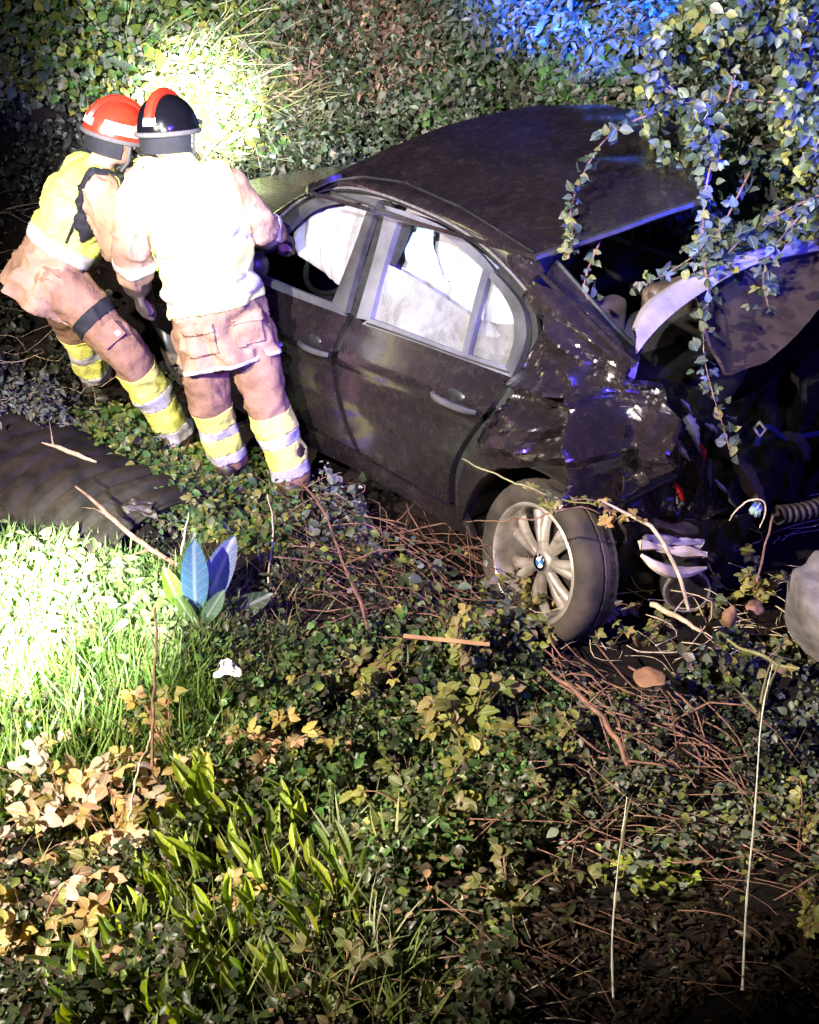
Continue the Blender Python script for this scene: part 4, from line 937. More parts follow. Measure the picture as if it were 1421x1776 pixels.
def scatter(name, P, A, N, S, C, tm, label=None, cat=None, parent=None, mat=None):
    V, F_ = tm; A = unit(A); X = unit(np.cross(A, N)); Nn = np.cross(X, A)
    S = np.asarray(S, float).reshape(-1, 1, 1)
    R = np.stack([X, A, Nn], 1)
    Vw = (V[None] * S) @ R + P[:, None]
    Fw = F_[None] + (np.arange(len(P)) * len(V))[:, None, None]
    c = np.repeat(C[:, None], len(V), 1)
    me = mesh_tri(name, Vw.reshape(-1, 3), Fw.reshape(-1, 3), c.reshape(-1, 3), True)
    o = link(name, me, parent, mat or LEAF); o['kind'] = 'stuff'
    if parent is None: tag(o, label, cat)
    return o
def cols(n, pal, var=.3):
    pal = np.asarray(pal, float); i = RNG.integers(0, len(pal), n); k = RNG.uniform(1 - var, 1 + var, (n, 1))
    return np.clip(pal[i] * k * RNG.uniform(.9, 1.1, (n, 3)), 0.002, .95)
def inpoly(x, y, poly):
    p = np.asarray(poly, float); r = np.zeros(len(x), bool); j = len(p) - 1
    for i in range(len(p)):
        c = ((p[i, 1] > y) != (p[j, 1] > y)) & (x < (p[j, 0] - p[i, 0]) * (y - p[i, 1]) / (p[j, 1] - p[i, 1] + 1e-9) + p[i, 0]); r ^= c; j = i
    return r
def pts_in(poly, n, clump=0, thr=-.2):
    p = np.asarray(poly, float); lo_, hi_ = p.min(0), p.max(0); out_ = []
    tot = 0
    while tot < n:
        q = RNG.uniform(lo_, hi_, (n * 3, 2)); k = inpoly(q[:, 0], q[:, 1], p)
        if clump: k &= (vnoise(q / clump, int(lo_.sum()) % 97) > thr + RNG.normal(0, .25, len(q)))
        q = q[k]; out_.append(q); tot += len(q)
    return np.concatenate(out_)[:n]
def gnormal(P):
    e = .08; h0 = hz(P); ex = hz(P + np.array([e, 0, 0])); ey = hz(P + np.array([0, e, 0]))
    return unit(np.stack([-(ex - h0) / e, -(ey - h0) / e, np.ones(len(P))], 1))
def footprint(P): return (P[:, 0] > -3.6) & (P[:, 0] < .75) & (np.abs(P[:, 1]) < .9) & (P[:, 2] < 1.0)
def cover(name, label, cat, poly, n, size, pal, tm=LT, hmax=.15, clump=0, thr=-.2, up=.6, var=.35, tilt=.8, erect=0.0, hump=0.0):
    n = int(n * 1.75); size = (size[0] * .68, size[1] * .74)
    q = pts_in(poly, n, clump, thr); P, miss = ground_pt(q[:, 0], q[:, 1]); P = P[~miss & ~footprint(P)]
    N0 = gnormal(P); n = len(P)
    hh = hmax * RNG.random(n) ** 1.3 * (1 + hump * vnoise(P * 5, 8))
    P = P + N0 * np.maximum(hh, .005)[:, None]
    N = unit(N0 * up + RNG.normal(0, tilt, (n, 3)) * .7 + unit(CAM - P) * .35 + UP * .3)
    A = np.cross(N, RNG.normal(0, 1, (n, 3))); A = unit(A) + erect * UP * (1 if erect else 0)
    S = size[0] * .8 + (size[1] * 1.25 - size[0] * .8) * RNG.random(n) ** 1.7
    return scatter(name, P, A, N, S, cols(n, pal, var), tm, label, cat)
def grassy(name, label, poly, n, ln, pal, clump=0, lean=.45, wd=.03, cat='grass', bend=.35, dirn=None):
    q = pts_in(poly, n, clump); P, miss = ground_pt(q[:, 0], q[:, 1]); P = P[~miss & ~footprint(P)]; n = len(P)
    A = unit(UP + RNG.normal(0, lean, (n, 3)) + (0 if dirn is None else np.asarray(dirn))); N = unit(RNG.normal(0, 1, (n, 3)) * [1, 1, .3])
    return scatter(name, P - UP * .01, A, N, RNG.uniform(ln[0], ln[1], n), cols(n, pal, .3), blade_t(4, wd, bend), label, cat)

DKG = [(.035, .055, .022), (.05, .07, .03), (.028, .04, .02), (.06, .06, .035)]
GRY = [(.10, .13, .10), (.14, .16, .12), (.08, .10, .07), (.16, .15, .12)]
GRN = [(.06, .14, .035), (.09, .17, .05), (.05, .10, .03)]
YEL = [(.16, .17, .035), (.21, .20, .05), (.12, .15, .03), (.10, .12, .04)]
DRY = [(.26, .165, .12), (.20, .125, .10), (.34, .22, .16), (.14, .10, .085)]
TANL = [(.30, .19, .10), (.36, .22, .13), (.26, .17, .11), (.33, .24, .09)]
# the far bank
cover('ivy_undergrowth', 'dense small-leaved ivy covering the bank beyond the car roof', 'ivy', [(380, -80), (1500, -80), (1500, 420), (1000, 420), (560, 330), (380, 330)], 8000, (.035, .075), GRY + DKG, IVY, .34, 46, -.35, hump=.6)
cover('bank_weeds', 'fine narrow-leaved grey-green weeds mixed through the ivy on the far bank', 'weeds', [(380, -80), (1500, -80), (1500, 420), (1000, 420), (560, 330), (380, 330)], 9000, (.04, .085), GRY + DKG + [(.17, .14, .11)], LTN, .38, 40, -.3, hump=.6)
grassy('dry_grass', 'brown withered grass hanging over the top of the bank in the middle', [(400, -80), (860, -80), (830, 130), (640, 240), (440, 200)], 7500, (.10, .34), [(.40, .28, .21), (.26, .17, .12), (.40, .28, .19), (.18, .12, .09)], 60, 1.0, .018, 'dry grass', .8)
cover('dry_vines', 'brown withered vine leaves along the top of the bank', 'dry leaves', [(400, -60), (860, -60), (820, 120), (700, 190), (470, 170)], 5000, (.05, .09), DRY, LTN, .34, 60, -.4)
cover('green_creeper', 'bright green creeper on the bank above the car roof', 'creeper', [(760, 40), (1130, 40), (1130, 240), (960, 190), (760, 235)], 3600, (.05, .09), GRN + GRY, LT, .30, 50, -.3)
cover('tall_weeds', 'leafy weeds at the top of the bank under the blue light', 'weeds', [(800, -80), (1200, -80), (1180, 110), (820, 90)], 3200, (.07, .12), GRY + [(.2, .22, .18)], LTN, .40, 60, -.5)
cover('bank_leaves', 'green leaves on the bank above the rescuers', 'leaves', [(-60, -80), (450, -80), (440, 290), (200, 190), (-60, 190)], 5200, (.05, .10), GRN + YEL + GRY, LT, .30, 0)
grassy('bank_grass', 'long pale grass behind the helmets on the bank', [(200, 20), (420, 60), (560, 200), (540, 300), (330, 300), (200, 160)], 1500, (.25, .55), [(.25, .26, .13), (.32, .30, .18), (.14, .18, .07)], 60, .8, .016, bend=.6)
cover('shade_painted_leaves', 'few leaves coloured dark for the shade in the hollow left of the rescuers', 'leaves', [(-80, 170), (260, 170), (260, 720), (-80, 740)], 2600, (.03, .07), [(.02, .025, .018), (.035, .035, .03), (.05, .05, .045)], LT, .12, 40, -.1)  # leaf colours darkened to paint in the shade of the hollow
cover('straggling_weeds', 'small weeds straggling through the heap of dead sticks', 'weeds', [(470, 890), (640, 890), (850, 970), (890, 1100), (720, 1140), (550, 1070)], 360, (.03, .06), YEL + GRY + DKG, LT, .26, 30, .1)
# floor of the ditch
ALLG = [(-120, 640), (560, 640), (830, 930), (1080, 1080), (1560, 900), (1560, 1420), (1000, 1400), (860, 1580), (900, 1850), (-120, 1850)]
cover('ground_cover', 'low dark ground cover over the whole ditch and near slope', 'ground cover', ALLG, 15000, (.018, .04), DKG + [(.06, .045, .03)], LT, .09, 46, .05, hump=.8)
cover('clover', 'yellow-green small-leaved weeds round the standing boots', 'weeds', [(90, 715), (320, 740), (400, 790), (560, 840), (600, 960), (420, 960), (270, 900), (210, 840), (90, 760)], 4200, (.035, .065), YEL + GRN, LT, .10, 40, -.2, hump=.8)
cover('grey_weeds', 'grey-green fuzzy weeds at the left behind the ribbed pipe', 'weeds', [(-60, 690), (110, 700), (120, 775), (-60, 800)], 900, (.03, .06), GRY, LTN, .2, 40, -.4)
cover('silver_weeds', 'silvery small weeds under the car sill', 'weeds', [(540, 770), (640, 800), (830, 915), (830, 1000), (700, 960), (560, 930)], 2600, (.025, .05), GRY + [(.2, .2, .2)], LT, .14, 36, -.3, hump=.6)
cover('bramble_leaves', 'mixed bramble leaves around the rear wheel and debris', 'bramble leaves', [(700, 960), (860, 1000), (1000, 1050), (1421, 1040), (1480, 1200), (1200, 1220), (950, 1160), (800, 1140), (680, 1060)], 3000, (.03, .06), YEL + GRY + TANL[:1] + DKG, LT, .16, 44, -.1)
cover('shade_weeds', 'olive weeds under the yellow bramble in the foreground', 'weeds', [(300, 1120), (980, 1080), (980, 1420), (700, 1560), (300, 1330)], 5000, (.025, .05), YEL[2:] + DKG + GRN, LT, .12, 44, -.2)
cover('edge_weeds', 'sparse small weeds in the dark right corner', 'weeds', [(960, 1180), (1480, 1120), (1480, 1600), (960, 1560)], 1400, (.02, .042), YEL[2:] + GRY, LT, .12, 50, .15)
cover('fore_weeds', 'small weeds among the spear leaves at the lower edge', 'weeds', [(-40, 1240), (760, 1300), (900, 1780), (-40, 1830)], 1700, (.018, .036), YEL[2:] + DKG + TANL[:1], LT, .10, 46, 0, hump=.6)
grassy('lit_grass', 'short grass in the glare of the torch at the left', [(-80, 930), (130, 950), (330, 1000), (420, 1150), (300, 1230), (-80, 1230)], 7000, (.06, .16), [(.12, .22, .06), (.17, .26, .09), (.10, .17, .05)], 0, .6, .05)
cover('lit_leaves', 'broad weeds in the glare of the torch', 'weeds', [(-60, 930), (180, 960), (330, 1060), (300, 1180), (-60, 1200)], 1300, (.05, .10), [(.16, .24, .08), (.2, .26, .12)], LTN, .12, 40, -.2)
grassy('ditch_grass', 'tangled dim grass right of the torch glare', [(300, 960), (520, 1000), (640, 1150), (480, 1230), (290, 1190)], 2600, (.06, .15), [(.07, .11, .035), (.12, .13, .05), (.17, .13, .07)], 40, .8, .035)
grassy('blade_grass', 'thin upright grass blades along the left edge', [(-40, 1170), (340, 1150), (430, 1330), (-40, 1440)], 1300, (.10, .26), [(.09, .16, .03), (.13, .20, .05)], 0, .25, .022)
grassy('fore_grass', 'thin grass blades in the near foreground', [(150, 1360), (1000, 1330), (900, 1800), (-40, 1800)], 1000, (.05, .18), [(.12, .17, .04), (.17, .19, .07)], 50, .3, .02)

cover('leaf_litter', 'dark dead leaves rotting on the bare soil in the bottom right corner', 'leaf litter', [(820, 1480), (1500, 1480), (1500, 1830), (820, 1830)], 2600, (.02, .05), [(.03, .02, .014), (.045, .028, .018), (.018, .013, .010), (.03, .032, .014)], LTN, .03, 40, -.5, up=1.2, tilt=.6)
grassy('fine_grass', 'fine tangled grass threading through the weeds across the near slope', [(280, 960), (640, 980), (900, 1100), (1300, 1150), (1300, 1420), (700, 1500), (280, 1330)], 3000, (.05, .13), [(.10, .11, .04), (.15, .13, .06), (.20, .16, .09), (.07, .10, .03)], 36, 1.2, .02)
grassy('dry_straw', 'loose pale straw and dead grass lying all over the near slope', [(-60, 960), (500, 940), (1421, 1050), (1440, 1560), (900, 1790), (-60, 1800)], 900, (.05, .17), [(.30, .24, .14), (.22, .15, .09), (.38, .33, .22)], 70, 2.2, .012, 'straw', .25)
# brushwood, nobody could count the sticks
def brush(name, label, poly, n, ln, ang, spread, mat, rad=(.0015, .004), hmax=.14):
    ge = Geo(); q = pts_in(poly, n); P, _ = ground_pt(q[:, 0], q[:, 1])
    for p in P:
        a = ang + random.gauss(0, spread); d0 = math.cos(a) * RT - math.sin(a) * FW * 1.2 + UP * random.gauss(.0, .22); d0 = unit(d0); L_ = random.uniform(*ln)
        b = p + UP * random.uniform(.01, hmax); k = np.array([random.gauss(0, .13) for _ in range(3)])
        pts = smoothpoly([b - d0 * L_ * .5, b - d0 * L_ * .17 + k * L_ * .8, b + d0 * L_ * .17 + k * L_, b + d0 * L_ * .5 - k * L_], 7)
        r = random.uniform(*rad); ge.tube(pts, r * np.array([1, .95, .9, .8, .7, .5, .3]), 4)
    o = ge.obj(name, mat, None, True, 0); return tag(o, label, 'brushwood', None, 'stuff')
brush('brushwood', 'heap of dead reddish bramble sticks left of the rear wheel', [(480, 900), (640, 900), (850, 980), (880, 1100), (720, 1130), (560, 1060)], 165, (.15, .55), .75, .5, TWIG, (.001, .0038), hmax=.2)
brush('brushwood', 'heap of red-brown bramble canes on the dark slope right of centre', [(940, 1150), (1080, 1200), (1300, 1350), (1250, 1400), (1050, 1330)], 55, (.15, .5), .75, .35, TWIG, (.0015, .005))
brush('brushwood', 'tangle of thin bramble canes across the dark right foreground', [(860, 1380), (1421, 1400), (1480, 1530), (1150, 1560), (900, 1480)], 60, (.12, .45), .25, .35, TWIG, (.001, .0026))
brush('brushwood', 'thin canes lying on the dark soil in the bottom right corner', [(1040, 1560), (1460, 1540), (1460, 1780), (1040, 1780)], 13, (.1, .3), .35, .2, TWIG, (.0008, .002), .05)
brush('brushwood', 'dead bramble canes along the bottom edge of the slope', [(560, 1620), (1000, 1600), (1000, 1790), (560, 1790)], 26, (.12, .35), .35, .4, TWIG, (.0008, .0022), .08)
brush('brushwood', 'dry stems drooping over the grass bank behind the helmets', [(330, 60), (560, 180), (560, 300), (400, 290)], 130, (.3, .8), .6, .5, TWIGP, (.002, .004), .4)
brush('brushwood', 'thin dry stems scattered through the shaded hollow at the left', [(-20, 380), (120, 380), (300, 700), (-20, 760)], 60, (.15, .45), -.8, .8, TWIGP, (.001, .0022), .25)
brush('ivy_stems', 'bare brown stems running through the ivy on the far bank', [(400, -40), (1150, -40), (1000, 160), (760, 220), (480, 320)], 140, (.2, .7), 1.2, .7, TWIG, (.0015, .004), .42)
brush('brushwood', 'bits of stem and straw scattered under the crushed tail', [(1000, 1000), (1421, 900), (1440, 1180), (900, 1190)], 90, (.08, .3), .3, .9, TWIGP, (.001, .003), .15)

# separate sticks and stalks
def stick(name, label, cat, pts, rad, mat, seg=7, side_=(), group=None):
    p3 = [at_d(*p) if len(p) == 3 else gp(*p) for p in pts]
    n = 4 * len(p3); P = smoothpoly(p3, n); P = P + .004 * np.stack([vnoise(P * 30, 2 + k) for k in range(3)], -1)
    r = np.interp(np.linspace(0, 1, n), np.linspace(0, 1, len(rad)), rad)
    ge = Geo().tube(P, r, seg)
    for t, dv, L_ in side_:
        b = P[int(t * (n - 1))]; ge.tube([b, b + np.asarray(dv) * L_ * .5 + UP * .01, b + np.asarray(dv) * L_], [r[int(t * (n - 1))] * .6, .0015, .0008], 5)
    o = ge.obj(name, mat, None); return tag(o, label, cat, group)
stick('broken_branch', 'broken branch leaning over the ribbed pipe towards the blue dock leaf', 'branch', [(130, 842, 4.1), (190, 895, 4.0), (250, 945, 3.95), (318, 985, 3.92)], [.004, .009, .011, .007], TWIG, side_=((.35, RT * -.6 + UP * .2, .16), (.75, RT * -.8 - UP * .35, .22)))
stick('dead_branch', 'pale dead branch on top of the ribbed pipe', 'branch', [(72, 765, 4.75), (95, 775, 4.72), (125, 785, 4.68), (165, 800, 4.6)], [.003, .010, .011, .005], TWIGP, side_=((.2, UP * 1.0, .12),))
stick('bramble_cane', 'purplish bramble cane standing by the standing firefighter\'s right boot', 'cane', [(520, 835, 4.3), (556, 870, 4.1), (590, 960, 3.8), (640, 1090, 3.4)], [.004, .005, .006, .007], TWIG, side_=((.1, RT * .5 + UP * .25, .3), (.06, -RT * .6 + UP * .1, .12)))
stick('thin_stem', 'thin pale stem curving up from the ditch grass', 'stem', [(462, 858, 4.2), (476, 905, 4.1), (470, 960, 3.95), (464, 1010, 3.8)], [.002, .003, .003, .004], TWIGP)
stick('short_stem', 'short straight pale stem behind the blue dock leaf', 'stem', [(328, 892, 4.1), (314, 965, 3.95)], [.003, .005], TWIGP)
stick('cut_stake', 'pale cut stem leaning in the grass below the ribbed pipe', 'stem', [(163, 964, 3.95), (140, 1018, 3.7)], [.009, .008], TWIGP)
stick('bramble_cane', 'thin straight brown stem rising left of the dock plant', 'stem', [(270, 1052, 3.2), (268, 1200, 2.7), (262, 1330, 2.35)], [.004, .0045, .004], TWIG)
stick('dry_stalk', 'slanting dry stalk among the tan bramble leaves', 'stalk', [(264, 1270, 2.45), (235, 1350, 2.2), (222, 1420, 2.05)], [.003, .003, .003], TWIGP)
stick('bent_stalk', 'bent yellow stalk arching below the crushed tail', 'stalk', [(1040, 868, 3.25), (1115, 900, 3.25), (1150, 935, 3.22), (1180, 1000, 3.2), (1195, 1060, 3.18)], [.003, .006, .007, .007, .006], TWIGP)
stick('upright_twig', 'red-brown twig standing up in the debris by the grey stone', 'twig', [(1342, 895, 3.35), (1328, 950, 3.3), (1314, 1010, 3.25)], [.004, .004, .004], TWIG)
stick('broken_stick', 'thick pale broken stick lying under the tail', 'stick', [(1132, 1050, 3.3), (1170, 1068, 3.2), (1222, 1095, 3.1)], [.010, .009, .005], TWIGP)
stick('yellow_cane', 'yellow cane slanting down in front of the grey stone', 'cane', [(1262, 1112, 3.1), (1320, 1140, 3.0), (1385, 1162, 2.95)], [.004, .007, .005], STEMG)
stick('red_cane', 'thick red-brown cane pointing up-left on the dark slope', 'cane', [(942, 1158, 2.95), (1000, 1200, 2.8), (1062, 1262, 2.65), (1090, 1330, 2.5)], [.003, .008, .009, .006], TWIG, side_=((.5, RT * .4 + UP * .5, .15),))
stick('bramble_runner', 'leafy bramble runner hooked over the top of the rear tyre', 'runner', [(800, 795, 3.40), (870, 830, 3.34), (930, 850, 3.28), (985, 868, 3.26), (1035, 880, 3.25)], [.002, .003, .003, .003, .002], STEMG)
stick('brown_runner', 'thin brown runner crossing the rear wheel spokes', 'runner', [(810, 905, 3.46), (900, 905, 3.22), (960, 890, 3.18), (1005, 878, 3.2), (1040, 890, 3.2)], [.001, .002, .003, .003, .002], TWIG)
stick('wire_stem', 'pale hooked stem curling above the debris near the hose', 'stem', [(1265, 900, 3.5), (1290, 872, 3.5), (1325, 865, 3.5), (1328, 885, 3.5), (1320, 915, 3.45)], [.002, .003, .003, .003, .002], TWIGP)

def leafmesh(nm, tm): V, F_ = tm; return mesh_tri(nm, V, F_, None, True)
ML_TRIO = leafmesh('leaf', TT); ML_LEAF = leafmesh('leaf', LT); ML_NARROW = leafmesh('leaf', LTN)
def long_t(n=7, wd=.16, bend=.25, cup=.25, base=.35):
    V = []; F_ = []
    for i in range(n + 1):
        t = i / n; prof = (math.sin(math.pi * min(t * .9 + .08, 1)) ** .8) * (base + (1 - base) * t) if t < 1 else 0.0
        ww = max(wd * prof, .006); V += [(-ww, t, -bend * t * t + cup * ww), (-ww * .5, t, -bend * t * t + cup * ww * .25), (0, t, -bend * t * t - .01), (ww * .5, t, -bend * t * t + cup * ww * .25), (ww, t, -bend * t * t + cup * ww)]
    for i in range(n):
        for j in range(4):
            a = 5 * i + j; F_ += [(a, a + 1, a + 6), (a, a + 6, a + 5)]
    return np.array(V, float), np.array(F_)
ML_SPEAR = [leafmesh('leaf', long_t(7, .18, b, .7, .3)) for b in (.10, .28, .5)]
ML_DOCK = leafmesh('leaf', long_t(10, .20, .15, .2, .6)); ML_BLADE = leafmesh('leaf', blade_t(6, .035, .3))
for me_ in [ML_TRIO, ML_LEAF, ML_NARROW, ML_DOCK, ML_BLADE] + ML_SPEAR: me_.materials.append(LEAFO)
def put_leaf(me, parent, p, a, n, s, c, nm='leaf'):
    a = unit(a); x = unit(np.cross(a, n)); n = np.cross(x, a)
    o = bpy.data.objects.new(nm, me); COL.objects.link(o); o.parent = parent
    m = Matrix(((x[0] * s, a[0] * s, n[0] * s, p[0]), (x[1] * s, a[1] * s, n[1] * s, p[1]), (x[2] * s, a[2] * s, n[2] * s, p[2]), (0, 0, 0, 1)))
    o.matrix_parent_inverse = Matrix.Translation(-parent.location); o.matrix_basis = m
    o.color = (*[float(v) for v in c], 1); return o
def bramble(px, py, label, pal, n=26, size=(.05, .085), reach=.28, height=.2, group=None, name='bramble', me=None, stem=TWIG, d=None):
    n = int(n * 1.35); size = (size[0] * .7, size[1] * .84)
    base = gp(px, py) if d is None else at_d(px, py, d); root = empty(name, base, label, 'bramble', group)
    ge = Geo(); c = cols(n, pal, .25); k = 0; nb = max(3, n // 6)
    for b in range(nb):
        an = 2 * math.pi * b / nb + random.uniform(-.5, .5); R_ = reach * random.uniform(.5, 1.1); H = height * random.uniform(.6, 1.2)
        dr = math.cos(an) * RT + math.sin(an) * FW
        P = [base - UP * .02, base + dr * R_ * .35 + UP * H * .8, base + dr * R_ * .75 + UP * H, base + dr * R_ + UP * H * .75]; P = smoothpoly(P, 10)
        ge.tube(P, np.linspace(.0032, .0012, 10), 5)
        m = n // nb + (1 if b < n % nb else 0)
        for i in range(m):
            t = .25 + .75 * (i + .5) / m; p = P[min(9, int(t * 9.9))]
            a = dr * random.uniform(-.3, .8) + np.cross(UP, dr) * random.choice((-1, 1)) * random.uniform(.2, 1) + UP * random.uniform(-.2, .5)
            N = unit(UP * .7 + unit(CAM - p) * .7 + RNG.normal(0, .4, 3))
            put_leaf(me or ML_TRIO, root, p, a, N, random.uniform(*size), c[k % n]); k += 1
    ge.obj('stem', stem, root); return root
YB = [(.24, .24, .05), (.30, .28, .07), (.19, .21, .05), (.28, .22, .09)]; OB = [(.13, .15, .04), (.17, .17, .06), (.10, .12, .04)]
TB = [(.38, .25, .10), (.40, .28, .15), (.34, .24, .13), (.40, .31, .08), (.22, .22, .06)]; PB = [(.42, .32, .24), (.45, .36, .29), (.38, .28, .16), (.42, .33, .11)]
G1 = 'yellow-green brambles in the middle foreground'
bramble(812, 1310, 'large yellow-green bramble in the centre of the foreground, broadest leaves', YB, 44, (.075, .115), .26, .20, G1)
bramble(800, 1200, 'upright yellow bramble shoot rising above the central bramble', YB, 22, (.06, .09), .10, .36, G1)
bramble(620, 1200, 'yellow-green bramble left of the central bramble, below the brushwood', YB, 34, (.06, .09), .26, .16, G1)
bramble(700, 1290, 'olive bramble between the spear leaves and the central bramble', OB, 28, (.055, .085), .22, .14, G1)
bramble(740, 1460, 'pale olive bramble with pointed leaves below the central bramble', YB[:2] + OB, 34, (.06, .09), .22, .16, G1)
bramble(985, 1310, 'small yellow bramble shoot by the red canes', YB, 10, (.06, .085), .10, .16, G1)
bramble(900, 1090, 'green bramble at the foot of the rear wheel', YB + OB, 26, (.05, .075), .20, .14, G1)
bramble(1050, 1075, 'bramble with grey-pink pointed leaflets right of the rear tyre', [(.36, .30, .27), (.30, .25, .15)], 14, (.07, .10), .12, .12, G1)
bramble(1230, 1080, 'leafy green bramble under the crushed tail', OB + YB, 22, (.05, .075), .16, .16, G1)
bramble(1310, 1060, 'yellow-green bramble beside the grey stone', YB, 22, (.05, .08), .14, .2, G1)
bramble(1320, 1160, 'small green bramble in front of the grey stone', OB + YB, 18, (.045, .07), .14, .12, G1)
bramble(960, 885, 'little yellow-leaved spray lying across the top of the rear tyre', YB, 16, (.035, .055), .14, .06, G1, d=3.27)
bramble(1060, 900, 'orange-yellow withered spray hanging under the torn metal', [(.42, .26, .08), (.36, .28, .08)], 12, (.04, .06), .10, .05, G1, d=3.28)
bramble(1130, 1540, 'bright yellow-green tuft in the dark right foreground', [(.30, .36, .03), (.24, .30, .04)], 14, (.05, .08), .09, .10, G1)
bramble(600, 1720, 'dark green bramble near the bottom edge of the picture', OB + DKG[:1], 18, (.04, .065), .14, .09, G1)
bramble(880, 1580, 'dim olive bramble above the bottom canes', OB, 22, (.04, .065), .18, .10, G1)
bramble(960, 1440, 'dim olive bramble on the dark slope beside the thin canes', OB, 16, (.04, .06), .14, .12, G1)
bramble(1385, 1480, 'wispy weed at the right edge of the dark slope', OB + YB, 16, (.03, .05), .10, .2, G1)
bramble(1395, 1640, 'lower wispy weed at the right edge near the corner', OB + YB, 14, (.03, .05), .09, .16, G1)
bramble(935, 1068, 'dense low bramble hiding the bottom of the rear wheel', YB + OB + TB[:1], 52, (.045, .075), .22, .20, G1)
bramble(1010, 1105, 'tangled bramble in front of the right side of the rear tyre', OB + YB, 34, (.045, .07), .18, .16, G1)
bramble(1110, 1120, 'low bramble between the tyre and the clay lump', OB + YB, 26, (.04, .065), .18, .12, G1)
G2 = 'tan-leaved brambles at the left foreground'
bramble(300, 1340, 'tan bramble arching right over the spear leaves', TB, 40, (.06, .085), .34, .20, G2)
bramble(470, 1330, 'orange-tan bramble at the tip of the arching cane', TB, 24, (.06, .085), .20, .16, G2)
bramble(200, 1270, 'brownish bramble below the torch-lit grass', TB[2:] + OB, 34, (.045, .065), .28, .14, G2)
bramble(120, 1440, 'pinkish pale bramble with the broadest leaves at the left edge', PB, 38, (.07, .105), .24, .18, G2)
bramble(210, 1480, 'pale tan bramble right of the pinkish one', PB + TB, 28, (.06, .09), .20, .16, G2)
bramble(40, 1390, 'greenish-tan bramble at the very left edge', TB + YB, 26, (.05, .07), .20, .14, G2)
bramble(60, 1640, 'pale tan bramble in the lower left corner', PB + TB, 36, (.06, .085), .22, .15, G2)
bramble(140, 1720, 'golden tan bramble at the bottom left', TB, 22, (.05, .08), .16, .12, G2)
bramble(420, 1575, 'single small brown bramble among the spear leaves', TB, 9, (.045, .065), .06, .10, G2)
# spear-leaved plants
def spear(px, py, label, n, L_, group, c=((.24, .33, .02), (.18, .27, .02), (.30, .37, .03), (.13, .20, .03))):
    base = gp(px, py); root = empty('spear_leaf_plant', base, label, 'plant', group); cc = cols(n, c, .25); ge = Geo()
    for i in range(n):
        dr = unit(RNG.normal(0, 1, 3) * [1, 1, 0]); a = unit(UP + dr * random.uniform(.1, .5) - RT * .28)
        p = base + dr * random.uniform(.0, .07); q = p + a * random.uniform(.02, .05)
        ge.tube([p - UP * .015, q], [.003, .0022], 5)
        put_leaf(random.choice(ML_SPEAR), root, q, a, unit(dr * .6 + unit(CAM - p) * .6 + RNG.normal(0, .5, 3)), random.uniform(*L_), cc[i])
    ge.obj('stem', STEMG, root); return root
G3 = 'spear-leaved plants in the left foreground'
for k, (px, py, n, L_, lb) in enumerate([
    (335, 1420, 11, (.11, .17), 'tallest bright spear-leaved plant under the arching tan bramble'),
    (390, 1440, 10, (.10, .15), 'bright spear-leaved plant right of the tallest one'),
    (450, 1490, 10, (.08, .13), 'spear-leaved plant in the middle of the green clump'),
    (520, 1440, 9, (.09, .13), 'spear-leaved plant at the right end of the upper row'),
    (560, 1530, 9, (.07, .11), 'spear-leaved plant beside the tall grass tuft'),
    (330, 1560, 10, (.08, .12), 'spear-leaved plant left of the small brown bramble'),
    (400, 1640, 11, (.08, .12), 'spear-leaved plant below the small brown bramble'),
    (480, 1610, 10, (.07, .11), 'spear-leaved plant right of the small brown bramble'),
    (300, 1700, 10, (.07, .11), 'spear-leaved plant near the bottom edge, right of the golden bramble'),
    (210, 1720, 10, (.07, .12), 'lowest spear-leaved plant at the bottom edge'),
    (270, 1620, 8, (.07, .10), 'spear-leaved plant between pale brambles and green clump'),
    (620, 1600, 7, (.06, .10), 'last thin spear-leaved plant towards the dark soil')]):
    spear(px, py, lb, n, L_, G3)
for (px, py, lb) in [(300, 1480, 'at the upper left end of the green clump, under the tan leaves'), (360, 1500, 'directly below the tallest bright one'),
    (425, 1545, 'just above the single small brown bramble'), (480, 1550, 'right above the small brown bramble'), (540, 1600, 'on the right flank of the green clump'),
    (350, 1690, 'low in the clump above the bottom row'), (250, 1670, 'touching the lower pale tan leaves'), (440, 1700, 'low centre of the clump, two plants below the brown bramble'),
    (160, 1770, 'lowest at the left, under the golden tan leaves'), (520, 1690, 'low right, beside the thin canes'), (300, 1770, 'cut by the bottom edge left of centre'),
    (380, 1755, 'at the bottom edge in the middle of the clump'), (600, 1545, 'outlying to the right next to the grass tufts'), (240, 1570, 'squeezed between the two pale tan brambles')]:
    spear(px, py, 'small spear-leaved plant ' + lb, 9, (.06, .11), 'small plants inside the spear-leaved clump')
def tuft(px, py, label, n, L_, c, group=None, lean=.25):
    base = gp(px, py); root = empty('grass_tuft', base, label, 'grass tuft', group); cc = cols(n, c, .2)
    for i in range(n):
        a = unit(UP + RNG.normal(0, lean, 3)); put_leaf(ML_BLADE, root, base + RNG.normal(0, .015, 3) * [1, 1, 0], a, RNG.normal(0, 1, 3) * [1, 1, .2], random.uniform(*L_), cc[i], 'blade')
tuft(690, 1500, 'bright tall grass tuft right of the spear leaves', 10, (.14, .26), [(.22, .30, .04), (.3, .34, .08)])
tuft(590, 1480, 'thin grass tuft between spear leaves and olive bramble', 9, (.12, .22), [(.16, .2, .06)])
tuft(655, 1660, 'pale thin grass tuft near the bottom edge', 7, (.10, .2), [(.22, .24, .12)])
tuft(145, 1260, 'green grass tuft at the edge of the torch-lit patch', 16, (.14, .28), [(.08, .17, .03), (.12, .2, .04)])
tuft(40, 1230, 'grass tuft at the far left under the glare', 12, (.12, .22), [(.10, .2, .04)])
